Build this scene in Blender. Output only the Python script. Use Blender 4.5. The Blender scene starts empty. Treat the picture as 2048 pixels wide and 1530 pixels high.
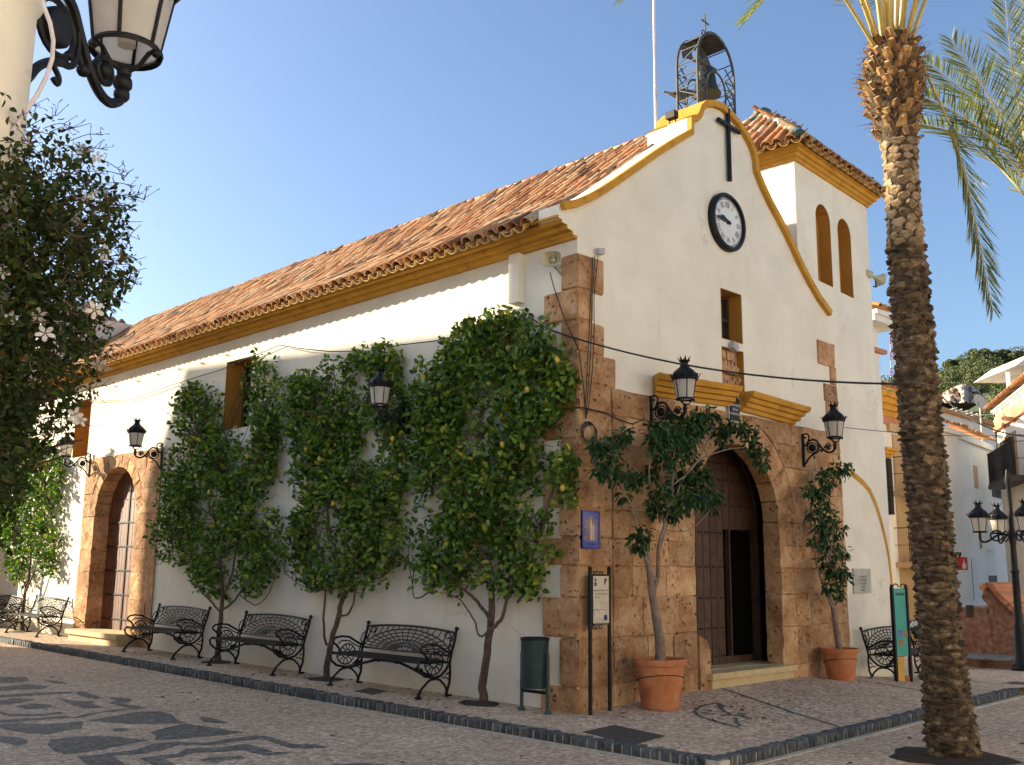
import bpy, bmesh, math, random
import numpy as np
from mathutils import Vector, Matrix
from mathutils.geometry import tessellate_polygon
random.seed(7); np.random.seed(7)
rnd = random.random
def U(a, b): return a + (b - a) * random.random()
scene = bpy.context.scene
COL = scene.collection

# ------------------------------------------------------------------ camera
CAM = np.array([-9.153, -8.139, 1.65])
ROT = np.array([[0.71067, -0.133699, -0.690705], [-0.703451, -0.120778, -0.700406], [0.010221, 0.983635, -0.179884]])
FPX = 2030.0                                   # focal length in pixels of a 2048 wide picture
cd = bpy.data.cameras.new('camera'); cam = bpy.data.objects.new('camera', cd); COL.objects.link(cam)
cd.sensor_fit = 'HORIZONTAL'; cd.sensor_width = 36.0; cd.lens = FPX / 2048 * 36.0
cd.clip_start = 0.1; cd.clip_end = 3000
mw = Matrix([list(ROT[i]) + [CAM[i]] for i in range(3)] + [[0, 0, 0, 1]])
cam.matrix_world = mw
scene.camera = cam
# ------------------------------------------------------------------ world and sun
SUN = Vector((-0.55, 0.974, 0.38)).normalized()          # direction towards the sun
wd = bpy.data.worlds.new('World'); scene.world = wd; wd.use_nodes = True
nt = wd.node_tree; bg = nt.nodes['Background']
sky = nt.nodes.new('ShaderNodeTexSky'); sky.sky_type = 'NISHITA'; sky.sun_disc = False
sky.sun_elevation = math.asin(SUN.z); sky.sun_rotation = math.atan2(SUN.x, SUN.y)
sky.air_density = 1.0; sky.dust_density = 3.0; sky.ozone_density = 3.2; sky.altitude = 300
nt.links.new(sky.outputs[0], bg.inputs[0]); bg.inputs[1].default_value = 0.095
sl = bpy.data.lights.new('sun', 'SUN'); sl.energy = 5.0; sl.angle = math.radians(0.55); sl.color = (1.0, 0.86, 0.64)
so = bpy.data.objects.new('sun', sl); COL.objects.link(so)
so.rotation_euler = (-SUN).to_track_quat('-Z', 'Y').to_euler(); so.location = (-30, 50, 30)
vs = scene.view_settings
vs.view_transform = 'Standard'; vs.look = 'None'; vs.gamma = 1.0; vs.use_curve_mapping = False
vs.exposure = 1.52
scene.render.engine = 'CYCLES'
scene.cycles.use_denoising = True
scene.cycles.max_bounces = 8; scene.cycles.diffuse_bounces = 4; scene.cycles.transparent_max_bounces = 8
scene.cycles.use_adaptive_sampling = True; scene.cycles.adaptive_threshold = 0.02

# ------------------------------------------------------------------ from measured picture points to places in the world
def ray(px, py):
    v = ROT @ np.array([px - 1024, 765 - py, -FPX]); return v / np.linalg.norm(v)
FWD = ROT @ np.array([0, 0, -1.0])
def on_x(px, py, x=0.0): v = ray(px, py); return Vector(CAM + v * (x - CAM[0]) / v[0])
def on_y(px, py, y=0.0): v = ray(px, py); return Vector(CAM + v * (y - CAM[1]) / v[1])
def on_z(px, py, z=0.0): v = ray(px, py); return Vector(CAM + v * (z - CAM[2]) / v[2])
def at(px, py, d): v = ray(px, py); return Vector(CAM + v * d / (v @ FWD))

# ------------------------------------------------------------------ mesh helpers
def link(name, me, mat=None, parent=None, smooth=None):
    o = bpy.data.objects.new(name, me); COL.objects.link(o)
    if mat is not None and len(me.materials) == 0:
        for m in (mat if isinstance(mat, (list, tuple)) else [mat]): me.materials.append(m)
    if smooth is not None and len(me.polygons):
        me.polygons.foreach_set('use_smooth', [True] * len(me.polygons))
        me.set_sharp_from_angle(angle=math.radians(smooth))
    if parent is not None: o.parent = parent
    return o
class MB:
    def __init__(s): s.v = []; s.f = []; s.m = []; s.mi = 0
    def add(s, pts, faces):
        b = len(s.v); s.v += [tuple(p) for p in pts]
        for f in faces: s.f.append([i + b for i in f]); s.m.append(s.mi)
    def poly(s, pts): s.add(pts, [list(range(len(pts)))])
    def box(s, x0, x1, y0, y1, z0, z1):
        s.add([(x0,y0,z0),(x1,y0,z0),(x1,y1,z0),(x0,y1,z0),(x0,y0,z1),(x1,y0,z1),(x1,y1,z1),(x0,y1,z1)],
              [(0,3,2,1),(4,5,6,7),(0,1,5,4),(1,2,6,5),(2,3,7,6),(3,0,4,7)])
    def obox(s, c, a, b, d):
        c, a, b, d = Vector(c), Vector(a), Vector(b), Vector(d)
        P = [c-a-b-d, c+a-b-d, c+a+b-d, c-a+b-d, c-a-b+d, c+a-b+d, c+a+b+d, c-a+b+d]
        s.add(P, [(0,3,2,1),(4,5,6,7),(0,1,5,4),(1,2,6,5),(2,3,7,6),(3,0,4,7)])
    def bar(s, p, q, w, h=None, up=(0,0,1)):
        p, q = Vector(p), Vector(q); d = q - p; u = Vector(up)
        x = d.cross(u)
        if x.length < 1e-6: x = d.cross(Vector((1,0,0)))
        x.normalize(); y = x.cross(d).normalized()
        s.obox((p+q)/2, x*w/2, d/2, y*(h or w)/2)
    def tube(s, path, r, n=6, cap=True, closed=False):
        P = [Vector(p) for p in path]; N = len(P)
        R = list(r) if isinstance(r, (list, tuple, np.ndarray)) else [r]*N
        T = []
        for i in range(N):
            if closed: t = P[(i+1) % N] - P[i-1]
            else: t = P[min(i+1, N-1)] - P[max(i-1, 0)]
            T.append(t.normalized() if t.length > 1e-9 else Vector((0,0,1)))
        a = Vector((0,0,1)) if abs(T[0].z) < .9 else Vector((1,0,0))
        x = T[0].cross(a).normalized(); vs_ = []
        for i in range(N):
            x = (x - T[i]*x.dot(T[i]))
            x = x.normalized() if x.length > 1e-6 else T[i].orthogonal().normalized()
            y = T[i].cross(x)
            for k in range(n):
                an = 2*math.pi*k/n; vs_.append(P[i] + (x*math.cos(an) + y*math.sin(an))*R[i])
        F = []
        for i in range(N if closed else N-1):
            j = (i+1) % N
            for k in range(n):
                F.append((i*n+k, i*n+(k+1) % n, j*n+(k+1) % n, j*n+k))
        if cap and not closed:
            F.append(tuple(range(n))[::-1]); F.append(tuple((N-1)*n+k for k in range(n)))
        s.add(vs_, F)
    def lathe(s, prof, n=16, c=(0,0,0), cap0=True, cap1=True, ax=None):
        c = Vector(c); F = []; V = []
        if ax is None: X, Y, Z = Vector((1,0,0)), Vector((0,1,0)), Vector((0,0,1))
        else:
            Z = Vector(ax).normalized(); X = Z.orthogonal().normalized(); Y = Z.cross(X)
        for r, z in prof:
            for k in range(n):
                an = 2*math.pi*k/n; V.append(c + X*r*math.cos(an) + Y*r*math.sin(an) + Z*z)
        N = len(prof)
        for i in range(N-1):
            for k in range(n):
                F.append((i*n+k, i*n+(k+1) % n, (i+1)*n+(k+1) % n, (i+1)*n+k))
        if cap0: F.append(tuple(range(n))[::-1])
        if cap1: F.append(tuple((N-1)*n+k for k in range(n)))
        s.add(V, F)
    def ball(s, c, r, n=8, m=5):
        s.lathe([(r*math.sin(math.pi*(i+.02)/(m+.04)), -r*math.cos(math.pi*(i+.02)/(m+.04))) for i in range(m+1)], n, c)
    def plate(s, outline, holes, fn, w0, w1, back=True, rims=True):
        """flat polygon with holes, outline in (u,v); fn(u,v,w)->xyz; front at w0, back at w1"""
        loops = [outline] + list(holes)
        tri = tessellate_polygon([[Vector((u, v, 0)) for u, v in L] for L in loops])
        flat = [p for L in loops for p in L]; n = len(flat)
        V = [fn(u, v, w0) for u, v in flat] + [fn(u, v, w1) for u, v in flat]
        F = []
        for t in tri:
            a, b, c = [flat[i] for i in t]
            ar = (b[0]-a[0])*(c[1]-a[1]) - (b[1]-a[1])*(c[0]-a[0])
            if ar < 0: t = t[::-1]
            F.append(tuple(t))
            if back: F.append(tuple(i+n for i in t[::-1]))
        if rims:
            k = 0
            for li, L in enumerate(loops):
                m = len(L)
                for i in range(m):
                    j = (i+1) % m; F.append((k+i, k+i+n, k+j+n, k+j))
                k += m
        s.add(V, F)
    def build(s, name, mat=None, parent=None, smooth=None):
        me = bpy.data.meshes.new(name); me.from_pydata([tuple(v) for v in s.v], [], s.f); me.update()
        if isinstance(mat, (list, tuple)):
            for m in mat: me.materials.append(m)
            me.polygons.foreach_set('material_index', s.m)
        return link(name, me, mat, parent, smooth)
    def mesh(s, name, mat, smooth=None):
        me = bpy.data.meshes.new(name); me.from_pydata([tuple(v) for v in s.v], [], s.f); me.update(); me.materials.append(mat)
        if smooth is not None:
            me.polygons.foreach_set('use_smooth', [True]*len(me.polygons)); me.set_sharp_from_angle(angle=math.radians(smooth))
        return me
def fixn(o):
    bm = bmesh.new(); bm.from_mesh(o.data); bmesh.ops.recalc_face_normals(bm, faces=bm.faces); bm.to_mesh(o.data); bm.free(); return o
def thing(name, label, cat, loc=(0,0,0), rz=0, group=None):
    o = bpy.data.objects.new(name, None); COL.objects.link(o); o.location = loc; o.rotation_euler = (0,0,rz); o.empty_display_size = .2
    return tag(o, label, cat, group)
def tag(o, label, cat, group=None, kind=None):
    o['label'] = label; o['category'] = cat
    if group: o['group'] = group
    if kind: o['kind'] = kind
    return o
def struct(o, kind='structure'): o['kind'] = kind; return o
def dup(o, parent=None):
    c = o.copy(); COL.objects.link(c); c.parent = parent
    for ch in list(o.children): dup(ch, c)
    return c
def text_mesh(s, size, fn, depth=0.0, align='CENTER'):
    cu = bpy.data.curves.new('lettering', 'FONT'); cu.body = s; cu.size = size; cu.align_x = align; cu.align_y = 'CENTER'; cu.resolution_u = 2
    cu.extrude = depth
    ob = bpy.data.objects.new('lettering', cu); COL.objects.link(ob)
    dg = bpy.context.evaluated_depsgraph_get(); me = bpy.data.meshes.new_from_object(ob.evaluated_get(dg))
    bpy.data.objects.remove(ob)
    for v in me.vertices: v.co = fn(v.co.x, v.co.y, v.co.z)
    me.materials.clear()
    return me
LEAF = np.array([[0,0,0],[-.5,.30,.17],[-.40,.68,.08],[0,1,-.17],[.40,.68,.08],[.5,.30,.17]])
def leaves(name, P, D, L, W, mat, parent, N=None, kind='stuff', droop=0):
    """many leaf blades joined in one mesh: P base, D direction, L length, W width"""
    P = np.asarray(P, float); D = np.asarray(D, float); n = len(P)
    D = D / np.linalg.norm(D, axis=1)[:, None]
    if N is None: N = np.random.normal(size=(n, 3)) + np.array([0, 0, .6])
    X = np.cross(D, N); X /= (np.linalg.norm(X, axis=1)[:, None] + 1e-9); Z = np.cross(X, D)
    L = np.broadcast_to(L, (n,)); W = np.broadcast_to(W, (n,))
    V = P[:, None, :] + X[:, None, :]*(LEAF[None, :, 0]*W[:, None])[..., None] + D[:, None, :]*(LEAF[None, :, 1]*L[:, None])[..., None] + Z[:, None, :]*(LEAF[None, :, 2]*W[:, None])[..., None]
    V = V.reshape(-1, 3)
    base = np.arange(n)*6
    Q = np.stack([base, base+3, base+2, base+1, base, base+5, base+4, base+3], 1).reshape(-1)
    me = bpy.data.meshes.new(name); me.vertices.add(len(V)); me.vertices.foreach_set('co', V.ravel())
    me.loops.add(len(Q)); me.loops.foreach_set('vertex_index', Q.astype(np.int32))
    me.polygons.add(n*2); me.polygons.foreach_set('loop_start', (np.arange(n*2)*4).astype(np.int32))
    me.update(calc_edges=True); me.validate()
    o = link(name, me, mat, parent)
    if kind: o['kind'] = kind
    return o
def in_poly(pts, poly):
    x, y = pts[:, 0], pts[:, 1]; c = np.zeros(len(pts), bool); n = len(poly)
    for i in range(n):
        x0, y0 = poly[i]; x1, y1 = poly[i-1]
        t = ((y0 > y) != (y1 > y)) & (x < (x1-x0)*(y-y0)/((y1-y0) + 1e-12) + x0); c ^= t
    return c

# ------------------------------------------------------------------ materials
def nodes(name):
    m = bpy.data.materials.new(name); m.use_nodes = True; t = m.node_tree
    return m, t, t.nodes['Principled BSDF']
def NN(t, kind, **kw):
    n = t.nodes.new('ShaderNode' + kind)
    for k, v in kw.items(): setattr(n, k, v)
    return n
def lk(t, a, b): t.links.new(a, b)
def ramp(t, fac, stops, interp='LINEAR'):
    r = NN(t, 'ValToRGB'); e = r.color_ramp.elements; r.color_ramp.interpolation = interp
    while len(e) < len(stops): e.new(.5)
    for i, (p, c) in enumerate(stops): e[i].position = p; e[i].color = (c[0], c[1], c[2], 1)
    lk(t, fac, r.inputs[0]); return r.outputs[0]
def noise(t, vec, scale, detail=4, rough=.55, dist=0):
    n = NN(t, 'TexNoise'); n.inputs['Scale'].default_value = scale; n.inputs['Detail'].default_value = detail
    n.inputs['Roughness'].default_value = rough; n.inputs['Distortion'].default_value = dist; lk(t, vec, n.inputs['Vector']); return n.outputs[0]
def mixc(t, fac, a, b, mode='MIX'):
    m = NN(t, 'Mix', data_type='RGBA', blend_type=mode)
    for s, v in ((0, fac), (6, a), (7, b)):
        if hasattr(v, 'links'): lk(t, v, m.inputs[s])
        elif s == 0: m.inputs[0].default_value = v
        else: m.inputs[s].default_value = (v[0], v[1], v[2], 1)
    return m.outputs[2]
def mth(t, op, a, b=None, clamp=False):
    m = NN(t, 'Math', operation=op); m.use_clamp = clamp
    for i, v in ((0, a), (1, b)):
        if v is None: continue
        if hasattr(v, 'links'): lk(t, v, m.inputs[i])
        else: m.inputs[i].default_value = v
    return m.outputs[0]
def wpos(t): return NN(t, 'NewGeometry').outputs['Position']
def bump(t, b, h, strength, dist=.01):
    n = NN(t, 'Bump'); n.inputs['Strength'].default_value = strength; n.inputs['Distance'].default_value = dist
    lk(t, h, n.inputs['Height']); lk(t, n.outputs[0], b.inputs['Normal'])
def rndval(t, island=False):
    r = NN(t, 'ObjectInfo').outputs['Random']
    if island:
        r = mth(t, 'FRACT', mth(t, 'ADD', r, NN(t, 'NewGeometry').outputs['Random Per Island']))
    return r
def simple(name, stops, scale=3, rough=.8, bs=0, bscale=30, bdist=.01, metal=0, detail=5, island=False, rv=0, spec=.5):
    """noise-coloured material; rv = brightness change from one object (or leaf) to the next"""
    m, t, b = nodes(name); p = wpos(t)
    c = ramp(t, noise(t, p, scale, detail), stops)
    if rv:
        k = mth(t, 'ADD', mth(t, 'MULTIPLY', rndval(t, island), 2*rv), 1-rv)
        c = mixc(t, 1.0, c, NN(t, 'CombineColor').outputs[0], 'MULTIPLY') if False else mixscale(t, c, k)
    lk(t, c, b.inputs['Base Color'])
    b.inputs['Roughness'].default_value = rough; b.inputs['Metallic'].default_value = metal; b.inputs['Specular IOR Level'].default_value = spec
    if bs: bump(t, b, noise(t, p, bscale, 6, .6), bs, bdist)
    return m
def mixscale(t, c, k):
    v = NN(t, 'VectorMath', operation='SCALE'); lk(t, c, v.inputs[0]); lk(t, k, v.inputs['Scale']); return v.outputs[0]
def leafmat(name, stops, rough=.4, trans=.25, spec=.5, tcol=None):
    m, t, b = nodes(name); c = ramp(t, NN(t, 'NewGeometry').outputs['Random Per Island'], stops)
    c2 = mixc(t, .35, c, mixscale(t, c, mth(t, 'ADD', mth(t, 'MULTIPLY', noise(t, wpos(t), 2.0, 2), 1.6), .2)))
    lk(t, c2, b.inputs['Base Color']); b.inputs['Roughness'].default_value = rough; b.inputs['Specular IOR Level'].default_value = spec
    tr = NN(t, 'BsdfTranslucent'); k = NN(t, 'RGB'); lk(t, mixc(t, 1.0, c2, tcol or (.75, 1.0, .35), 'MULTIPLY'), tr.inputs[0])
    mx = NN(t, 'MixShader'); mx.inputs[0].default_value = trans; out = t.nodes['Material Output']
    lk(t, b.outputs[0], mx.inputs[1]); lk(t, tr.outputs[0], mx.inputs[2]); lk(t, mx.outputs[0], out.inputs[0])
    return m
def plaster(name, lo, hi, bs=.35):
    m, t, b = nodes(name); p = wpos(t)
    c = ramp(t, noise(t, p, 1.1, 6, .62), [(.3, lo), (.62, hi)])
    # run-off streaks: noise stretched along z
    mp = NN(t, 'Mapping'); mp.inputs['Scale'].default_value = (5, 5, .35); lk(t, p, mp.inputs[0])
    st = ramp(t, noise(t, mp.outputs[0], 1.0, 5, .6), [(.60, (0,0,0)), (.8, (1,1,1))])
    c = mixc(t, mth(t, 'MULTIPLY', st, .28), c, (lo[0]*.62, lo[1]*.6, lo[2]*.55))
    nv = NN(t, 'TexNoise'); nv.inputs['Scale'].default_value = 2.5; nv.inputs['Detail'].default_value = 5; lk(t, p, nv.inputs['Vector'])
    s2 = NN(t, 'VectorMath', operation='SCALE'); lk(t, nv.outputs[1], s2.inputs[0]); s2.inputs['Scale'].default_value = .5
    a2 = NN(t, 'VectorMath', operation='ADD'); lk(t, p, a2.inputs[0]); lk(t, s2.outputs[0], a2.inputs[1])
    ev = NN(t, 'TexVoronoi', feature='DISTANCE_TO_EDGE'); ev.inputs['Scale'].default_value = .55; lk(t, a2.outputs[0], ev.inputs['Vector'])
    ck_ = mth(t, 'MULTIPLY', ramp(t, ev.outputs['Distance'], [(.0, (1,1,1)), (.006, (0,0,0))]), ramp(t, noise(t, p, .8, 2), [(.52, (0,0,0)), (.6, (1,1,1))]))
    c = mixc(t, mth(t, 'MULTIPLY', ck_, .35), c, (.30, .27, .22))
    pt_ = ramp(t, noise(t, p, 6, 6, .7), [(.60, (0,0,0)), (.72, (1,1,1))])
    c = mixc(t, mth(t, 'MULTIPLY', pt_, .16), c, (lo[0]*.7, lo[1]*.68, lo[2]*.64))
    lk(t, c, b.inputs['Base Color']); b.inputs['Roughness'].default_value = .9; b.inputs['Specular IOR Level'].default_value = .2
    h = mth(t, 'ADD', noise(t, p, 3.0, 3), mth(t, 'MULTIPLY', noise(t, p, 45, 5, .65), .25))
    bump(t, b, h, bs, .03)
    return m
WHITE = plaster('white plaster', (.69, .64, .525), (.80, .75, .63))
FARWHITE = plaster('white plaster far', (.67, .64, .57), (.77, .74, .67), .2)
OCHRE = simple('ochre paint', [(.28, (.34, .165, .03)), (.42, (.49, .245, .035)), (.7, (.57, .30, .05))], 4.5, .9, .4, 40, .008, detail=8, spec=.2)
DKOCHRE = simple('brown ochre paint', [(.3, (.36, .165, .022)), (.7, (.43, .205, .032))], 2.2, .9, .2, 40, .008)
def stonemat(name, k=1.0):
    m, t, b = nodes(name); p = wpos(t)
    c = ramp(t, noise(t, p, 2.6, 7, .66, .4), [(.25, (.20*k, .088*k, .036*k)), (.43, (.38*k, .195*k, .085*k)), (.6, (.53*k, .33*k, .175*k)), (.78, (.64*k, .47*k, .30*k))])
    c = mixscale(t, c, mth(t, 'ADD', mth(t, 'MULTIPLY', rndval(t), .5), .72))
    c = mixc(t, mth(t, 'MULTIPLY', ramp(t, noise(t, p, 7.5, 6, .72, 1.0), [(.52, (0,0,0)), (.66, (1,1,1))]), .5), c, (.58*k, .44*k, .29*k))
    c = mixc(t, mth(t, 'MULTIPLY', ramp(t, noise(t, p, 5.2, 7, .75, 1.2), [(.56, (0,0,0)), (.68, (1,1,1))]), .5), c, (.19*k, .085*k, .038*k))
    c = mixc(t, mth(t, 'MULTIPLY', ramp(t, noise(t, p, .9, 4), [(.5, (0,0,0)), (.72, (1,1,1))]), .45), c, (.22*k, .11*k, .055*k))
    v = NN(t, 'TexVoronoi'); v.inputs['Scale'].default_value = 12; v.inputs['Randomness'].default_value = 1
    dv = NN(t, 'VectorMath', operation='ADD'); nz = NN(t, 'TexNoise'); nz.inputs['Scale'].default_value = 9; lk(t, p, nz.inputs['Vector'])
    sc = NN(t, 'VectorMath', operation='SCALE'); lk(t, nz.outputs[1], sc.inputs[0]); sc.inputs['Scale'].default_value = .11
    lk(t, p, dv.inputs[0]); lk(t, sc.outputs[0], dv.inputs[1]); lk(t, dv.outputs[0], v.inputs['Vector'])
    pit = ramp(t, v.outputs['Distance'], [(.12, (1,1,1)), (.27, (0,0,0))])
    msk = ramp(t, noise(t, p, 4.2, 4), [(.45, (0,0,0)), (.56, (1,1,1))])
    pm = mth(t, 'MULTIPLY', pit, msk)
    c = mixc(t, mth(t, 'MULTIPLY', pm, .8), c, (.10*k, .045*k, .018*k))
    lk(t, c, b.inputs['Base Color']); b.inputs['Roughness'].default_value = .92; b.inputs['Specular IOR Level'].default_value = .25
    h = mth(t, 'SUBTRACT', mth(t, 'ADD', mth(t, 'MULTIPLY', noise(t, p, 60, 5), .3), noise(t, p, 9, 5)), mth(t, 'MULTIPLY', pm, 1.1))
    bump(t, b, h, .9, .035)
    return m
STONE = stonemat('travertine stone'); STONE2 = stonemat('pale carved stone', 1.15)
MORTAR = simple('old mortar', [(.3, (.24, .12, .05)), (.7, (.40, .24, .12))], 6, .95, .4, 50, .01)
def tilemat(name, stops, island):
    m, t, b = nodes(name); p = wpos(t)
    c = ramp(t, rndval(t, island), stops, 'LINEAR')
    c = mixscale(t, c, mth(t, 'ADD', mth(t, 'MULTIPLY', noise(t, p, 7, 5), .9), .55))
    li = ramp(t, noise(t, p, 11, 5, .7), [(.56, (0,0,0)), (.66, (1,1,1))])
    c = mixc(t, mth(t, 'MULTIPLY', li, .55), c, (.13, .10, .06))
    l2 = ramp(t, noise(t, p, 19, 5, .7), [(.62, (0,0,0)), (.7, (1,1,1))])
    c = mixc(t, mth(t, 'MULTIPLY', l2, .3), c, (.46, .36, .21))
    lk(t, c, b.inputs['Base Color']); b.inputs['Roughness'].default_value = .9; b.inputs['Specular IOR Level'].default_value = .2
    bump(t, b, noise(t, p, 55, 5), .5, .01)
    return m
TSTOPS = [(0, (.12, .07, .04)), (.16, (.26, .115, .05)), (.32, (.40, .165, .065)), (.5, (.46, .225, .095)), (.7, (.50, .275, .13)), (.88, (.55, .355, .19)), (.96, (.46, .33, .2)), (1, (.19, .12, .075))]
TILE = tilemat('clay roof tile', TSTOPS, True)
TILESHEET = simple('roof bed', [(.3, (.10, .05, .03)), (.7, (.2, .11, .06))], 8, .95)
EAVETILE = simple('eave tile', [(.35, (.50, .28, .07)), (.6, (.60, .40, .16)), (.75, (.28, .2, .13))], 9, .9, .3, 40, .006, rv=.2)
RIDGE = simple('ridge mortar', [(.3, (.36, .31, .23)), (.7, (.56, .50, .40))], 7, .95, .4, 40, .01)
GLAZE_R = simple('red ridge glaze', [(.3, (.25, .035, .04)), (.7, (.36, .07, .07))], 6, .4)
GLAZE_G = simple('green ridge glaze', [(.3, (.02, .08, .09)), (.7, (.06, .14, .15))], 6, .4)
IRON = simple('black painted iron', [(.35, (.004, .0045, .005)), (.66, (.011, .011, .012)), (.76, (.035, .025, .02))], 12, .5, .15, 60, .003, spec=.28)
BELLIRON = simple('grey painted iron', [(.3, (.03, .035, .036)), (.7, (.07, .075, .07))], 5, .6, .15, 40, .004)
BRONZE = simple('weathered bronze', [(.3, (.03, .035, .028)), (.7, (.075, .075, .05))], 6, .5, .2, 30, .004, metal=.6)
STEEL = simple('painted steel pole', [(.3, (.55, .50, .52)), (.7, (.72, .68, .70))], 9, .5)
GREY = simple('grey plastic', [(.3, (.33, .33, .31)), (.7, (.44, .44, .41))], 8, .7)
HORN = simple('beige horn paint', [(.3, (.38, .33, .20)), (.7, (.52, .47, .32))], 8, .6)
CABLE = simple('black cable', [(.3, (.008, .007, .007)), (.7, (.025, .02, .02))], 20, .7)
DOORWOOD = simple('dark door wood', [(.3, (.048, .022, .012)), (.7, (.095, .045, .025))], 9, .7, .4, 50, .006, rv=.25)
SIDEWOOD = simple('reddish door wood', [(.3, (.085, .026, .012)), (.7, (.16, .055, .024))], 9, .55, .4, 50, .006, rv=.18)
GLASSDK = simple('dark window glass', [(.3, (.012, .014, .016)), (.7, (.03, .032, .035))], 2, .15)
STEPST = simple('pale step stone', [(.3, (.46, .34, .16)), (.7, (.60, .47, .26))], 5, .8, .3, 40, .008)
TERRA = simple('terracotta', [(.3, (.34, .11, .04)), (.5, (.47, .17, .062)), (.66, (.50, .22, .10)), (.78, (.52, .34, .22))], 5, .8, .25, 40, .006)
SOIL = simple('soil', [(.3, (.02, .013, .009)), (.7, (.06, .04, .025))], 20, 1, 1, 40, .03)
BARK = simple('lemon bark', [(.3, (.06, .036, .022)), (.7, (.15, .095, .06))], 14, .9, .7, 30, .02)
FICBARK = simple('grey ficus bark', [(.3, (.14, .10, .075)), (.7, (.27, .21, .165))], 12, .9, .4, 30, .015)
BINGREEN = simple('dark green bin paint', [(.3, (.010, .030, .032)), (.7, (.025, .055, .058))], 5, .45, .1, 30, .004)
BLUE = simple('blue glazed tile', [(.3, (.045, .065, .36)), (.7, (.07, .10, .46))], 9, .3)
CREAM = simple('cream sign panel', [(.3, (.50, .44, .33)), (.7, (.60, .54, .43))], 5, .6)
INK = simple('brown lettering', [(.3, (.05, .03, .02)), (.7, (.09, .06, .045))], 5, .7)
WLET = simple('white lettering', [(.3, (.6, .6, .57)), (.7, (.75, .75, .72))], 5, .7)
TEAL = simple('teal sign panel', [(.3, (.02, .28, .23)), (.7, (.03, .35, .29))], 3, .5)
MARBLE = simple('grey marble plaque', [(.3, (.34, .32, .28)), (.7, (.47, .45, .41))], 6, .5)
LEMON = leafmat('lemon leaf', [(0, (.025, .060, .008)), (.3, (.065, .135, .016)), (.65, (.125, .215, .026)), (.92, (.23, .30, .045)), (1, (.45, .39, .04))], .42, .28, .28)
FICUS = leafmat('ficus leaf', [(0, (.010, .032, .008)), (.6, (.025, .068, .014)), (1, (.06, .12, .024))], .42, .18, .25)
JASM = leafmat('jasmine leaf', [(0, (.016, .026, .008)), (.5, (.034, .058, .015)), (.9, (.075, .10, .026)), (1, (.14, .065, .02))], .7, .32, .2)
PETAL = simple('jasmine petal', [(.3, (.42, .40, .36)), (.7, (.60, .57, .52))], 30, .6)
PALM = leafmat('palm leaflet', [(0, (.12, .15, .055)), (.5, (.22, .245, .095)), (.85, (.34, .34, .15)), (1, (.44, .40, .2))], .4, .33, tcol=(.9, 1, .4))
PALMSTEM = simple('palm frond stem', [(.3, (.36, .26, .055)), (.7, (.50, .38, .10))], 4, .5)
def frosted():
    m, t, b = nodes('frosted lamp glass'); p = wpos(t)
    lk(t, ramp(t, noise(t, p, 14, 4), [(.3, (.70, .66, .58)), (.7, (.84, .80, .73))]), b.inputs['Base Color']); b.inputs['Roughness'].default_value = .35
    tr = NN(t, 'BsdfTranslucent'); tr.inputs[0].default_value = (.92, .88, .8, 1); mx = NN(t, 'MixShader'); mx.inputs[0].default_value = .55
    lk(t, b.outputs[0], mx.inputs[1]); lk(t, tr.outputs[0], mx.inputs[2]); lk(t, mx.outputs[0], t.nodes['Material Output'].inputs[0]); return m
FROST = frosted()
def pebbles(name, stops, scale, grout, bs=.5, warp=True):
    m, t, b = nodes(name); p = wpos(t)
    v = NN(t, 'TexVoronoi'); v.inputs['Scale'].default_value = scale; lk(t, p, v.inputs['Vector'])
    e = NN(t, 'TexVoronoi', feature='DISTANCE_TO_EDGE'); e.inputs['Scale'].default_value = scale; lk(t, p, e.inputs['Vector'])
    s = NN(t, 'SeparateColor'); lk(t, v.outputs['Color'], s.inputs[0])
    c = ramp(t, s.outputs[0], stops)
    big = ramp(t, noise(t, p, .55, 6, .6), [(.3, (.80, .76, .72)), (.7, (1.12, 1.1, 1.06))])
    c = mixc(t, 1.0, c, big, 'MULTIPLY')
    st = ramp(t, noise(t, p, 1.7, 5, .65, .6), [(.55, (0,0,0)), (.78, (1,1,1))])
    c = mixc(t, mth(t, 'MULTIPLY', st, .4), c, (stops[1][1][0]*.5, stops[1][1][1]*.42, stops[1][1][2]*.36))
    g = ramp(t, e.outputs['Distance'], [(.02, (1,1,1)), (.09, (0,0,0))])
    c = mixc(t, mth(t, 'MULTIPLY', g, .8), c, grout)
    lk(t, c, b.inputs['Base Color']); b.inputs['Roughness'].default_value = .7; b.inputs['Specular IOR Level'].default_value = .35
    h = mth(t, 'MINIMUM', e.outputs['Distance'], .3)
    bump(t, b, h, bs, .02)
    return m
PAVE = pebbles('pebble paving', [(0, (.32, .23, .145)), (.45, (.55, .42, .295)), (.8, (.69, .545, .405)), (1, (.84, .71, .56))], 24, (.42, .32, .215), .9)
DARKPAVE = pebbles('dark pebble inlay', [(0, (.06, .06, .052)), (.5, (.115, .115, .10)), (.8, (.18, .178, .155)), (1, (.30, .285, .25))], 26, (.16, .145, .115))
KERBST = simple('dark kerb stone', [(.3, (.030, .036, .038)), (.55, (.075, .085, .088)), (.75, (.17, .18, .185))], 16, .75, .5, 40, .012, rv=.35)
KMORTAR = simple('kerb mortar', [(.3, (.36, .31, .24)), (.7, (.56, .50, .40))], 12, .95, .4, 40, .01)
DRAIN = simple('rusty drain cover', [(.3, (.03, .026, .02)), (.7, (.065, .052, .04))], 14, .8, .5, 60, .01)
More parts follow.
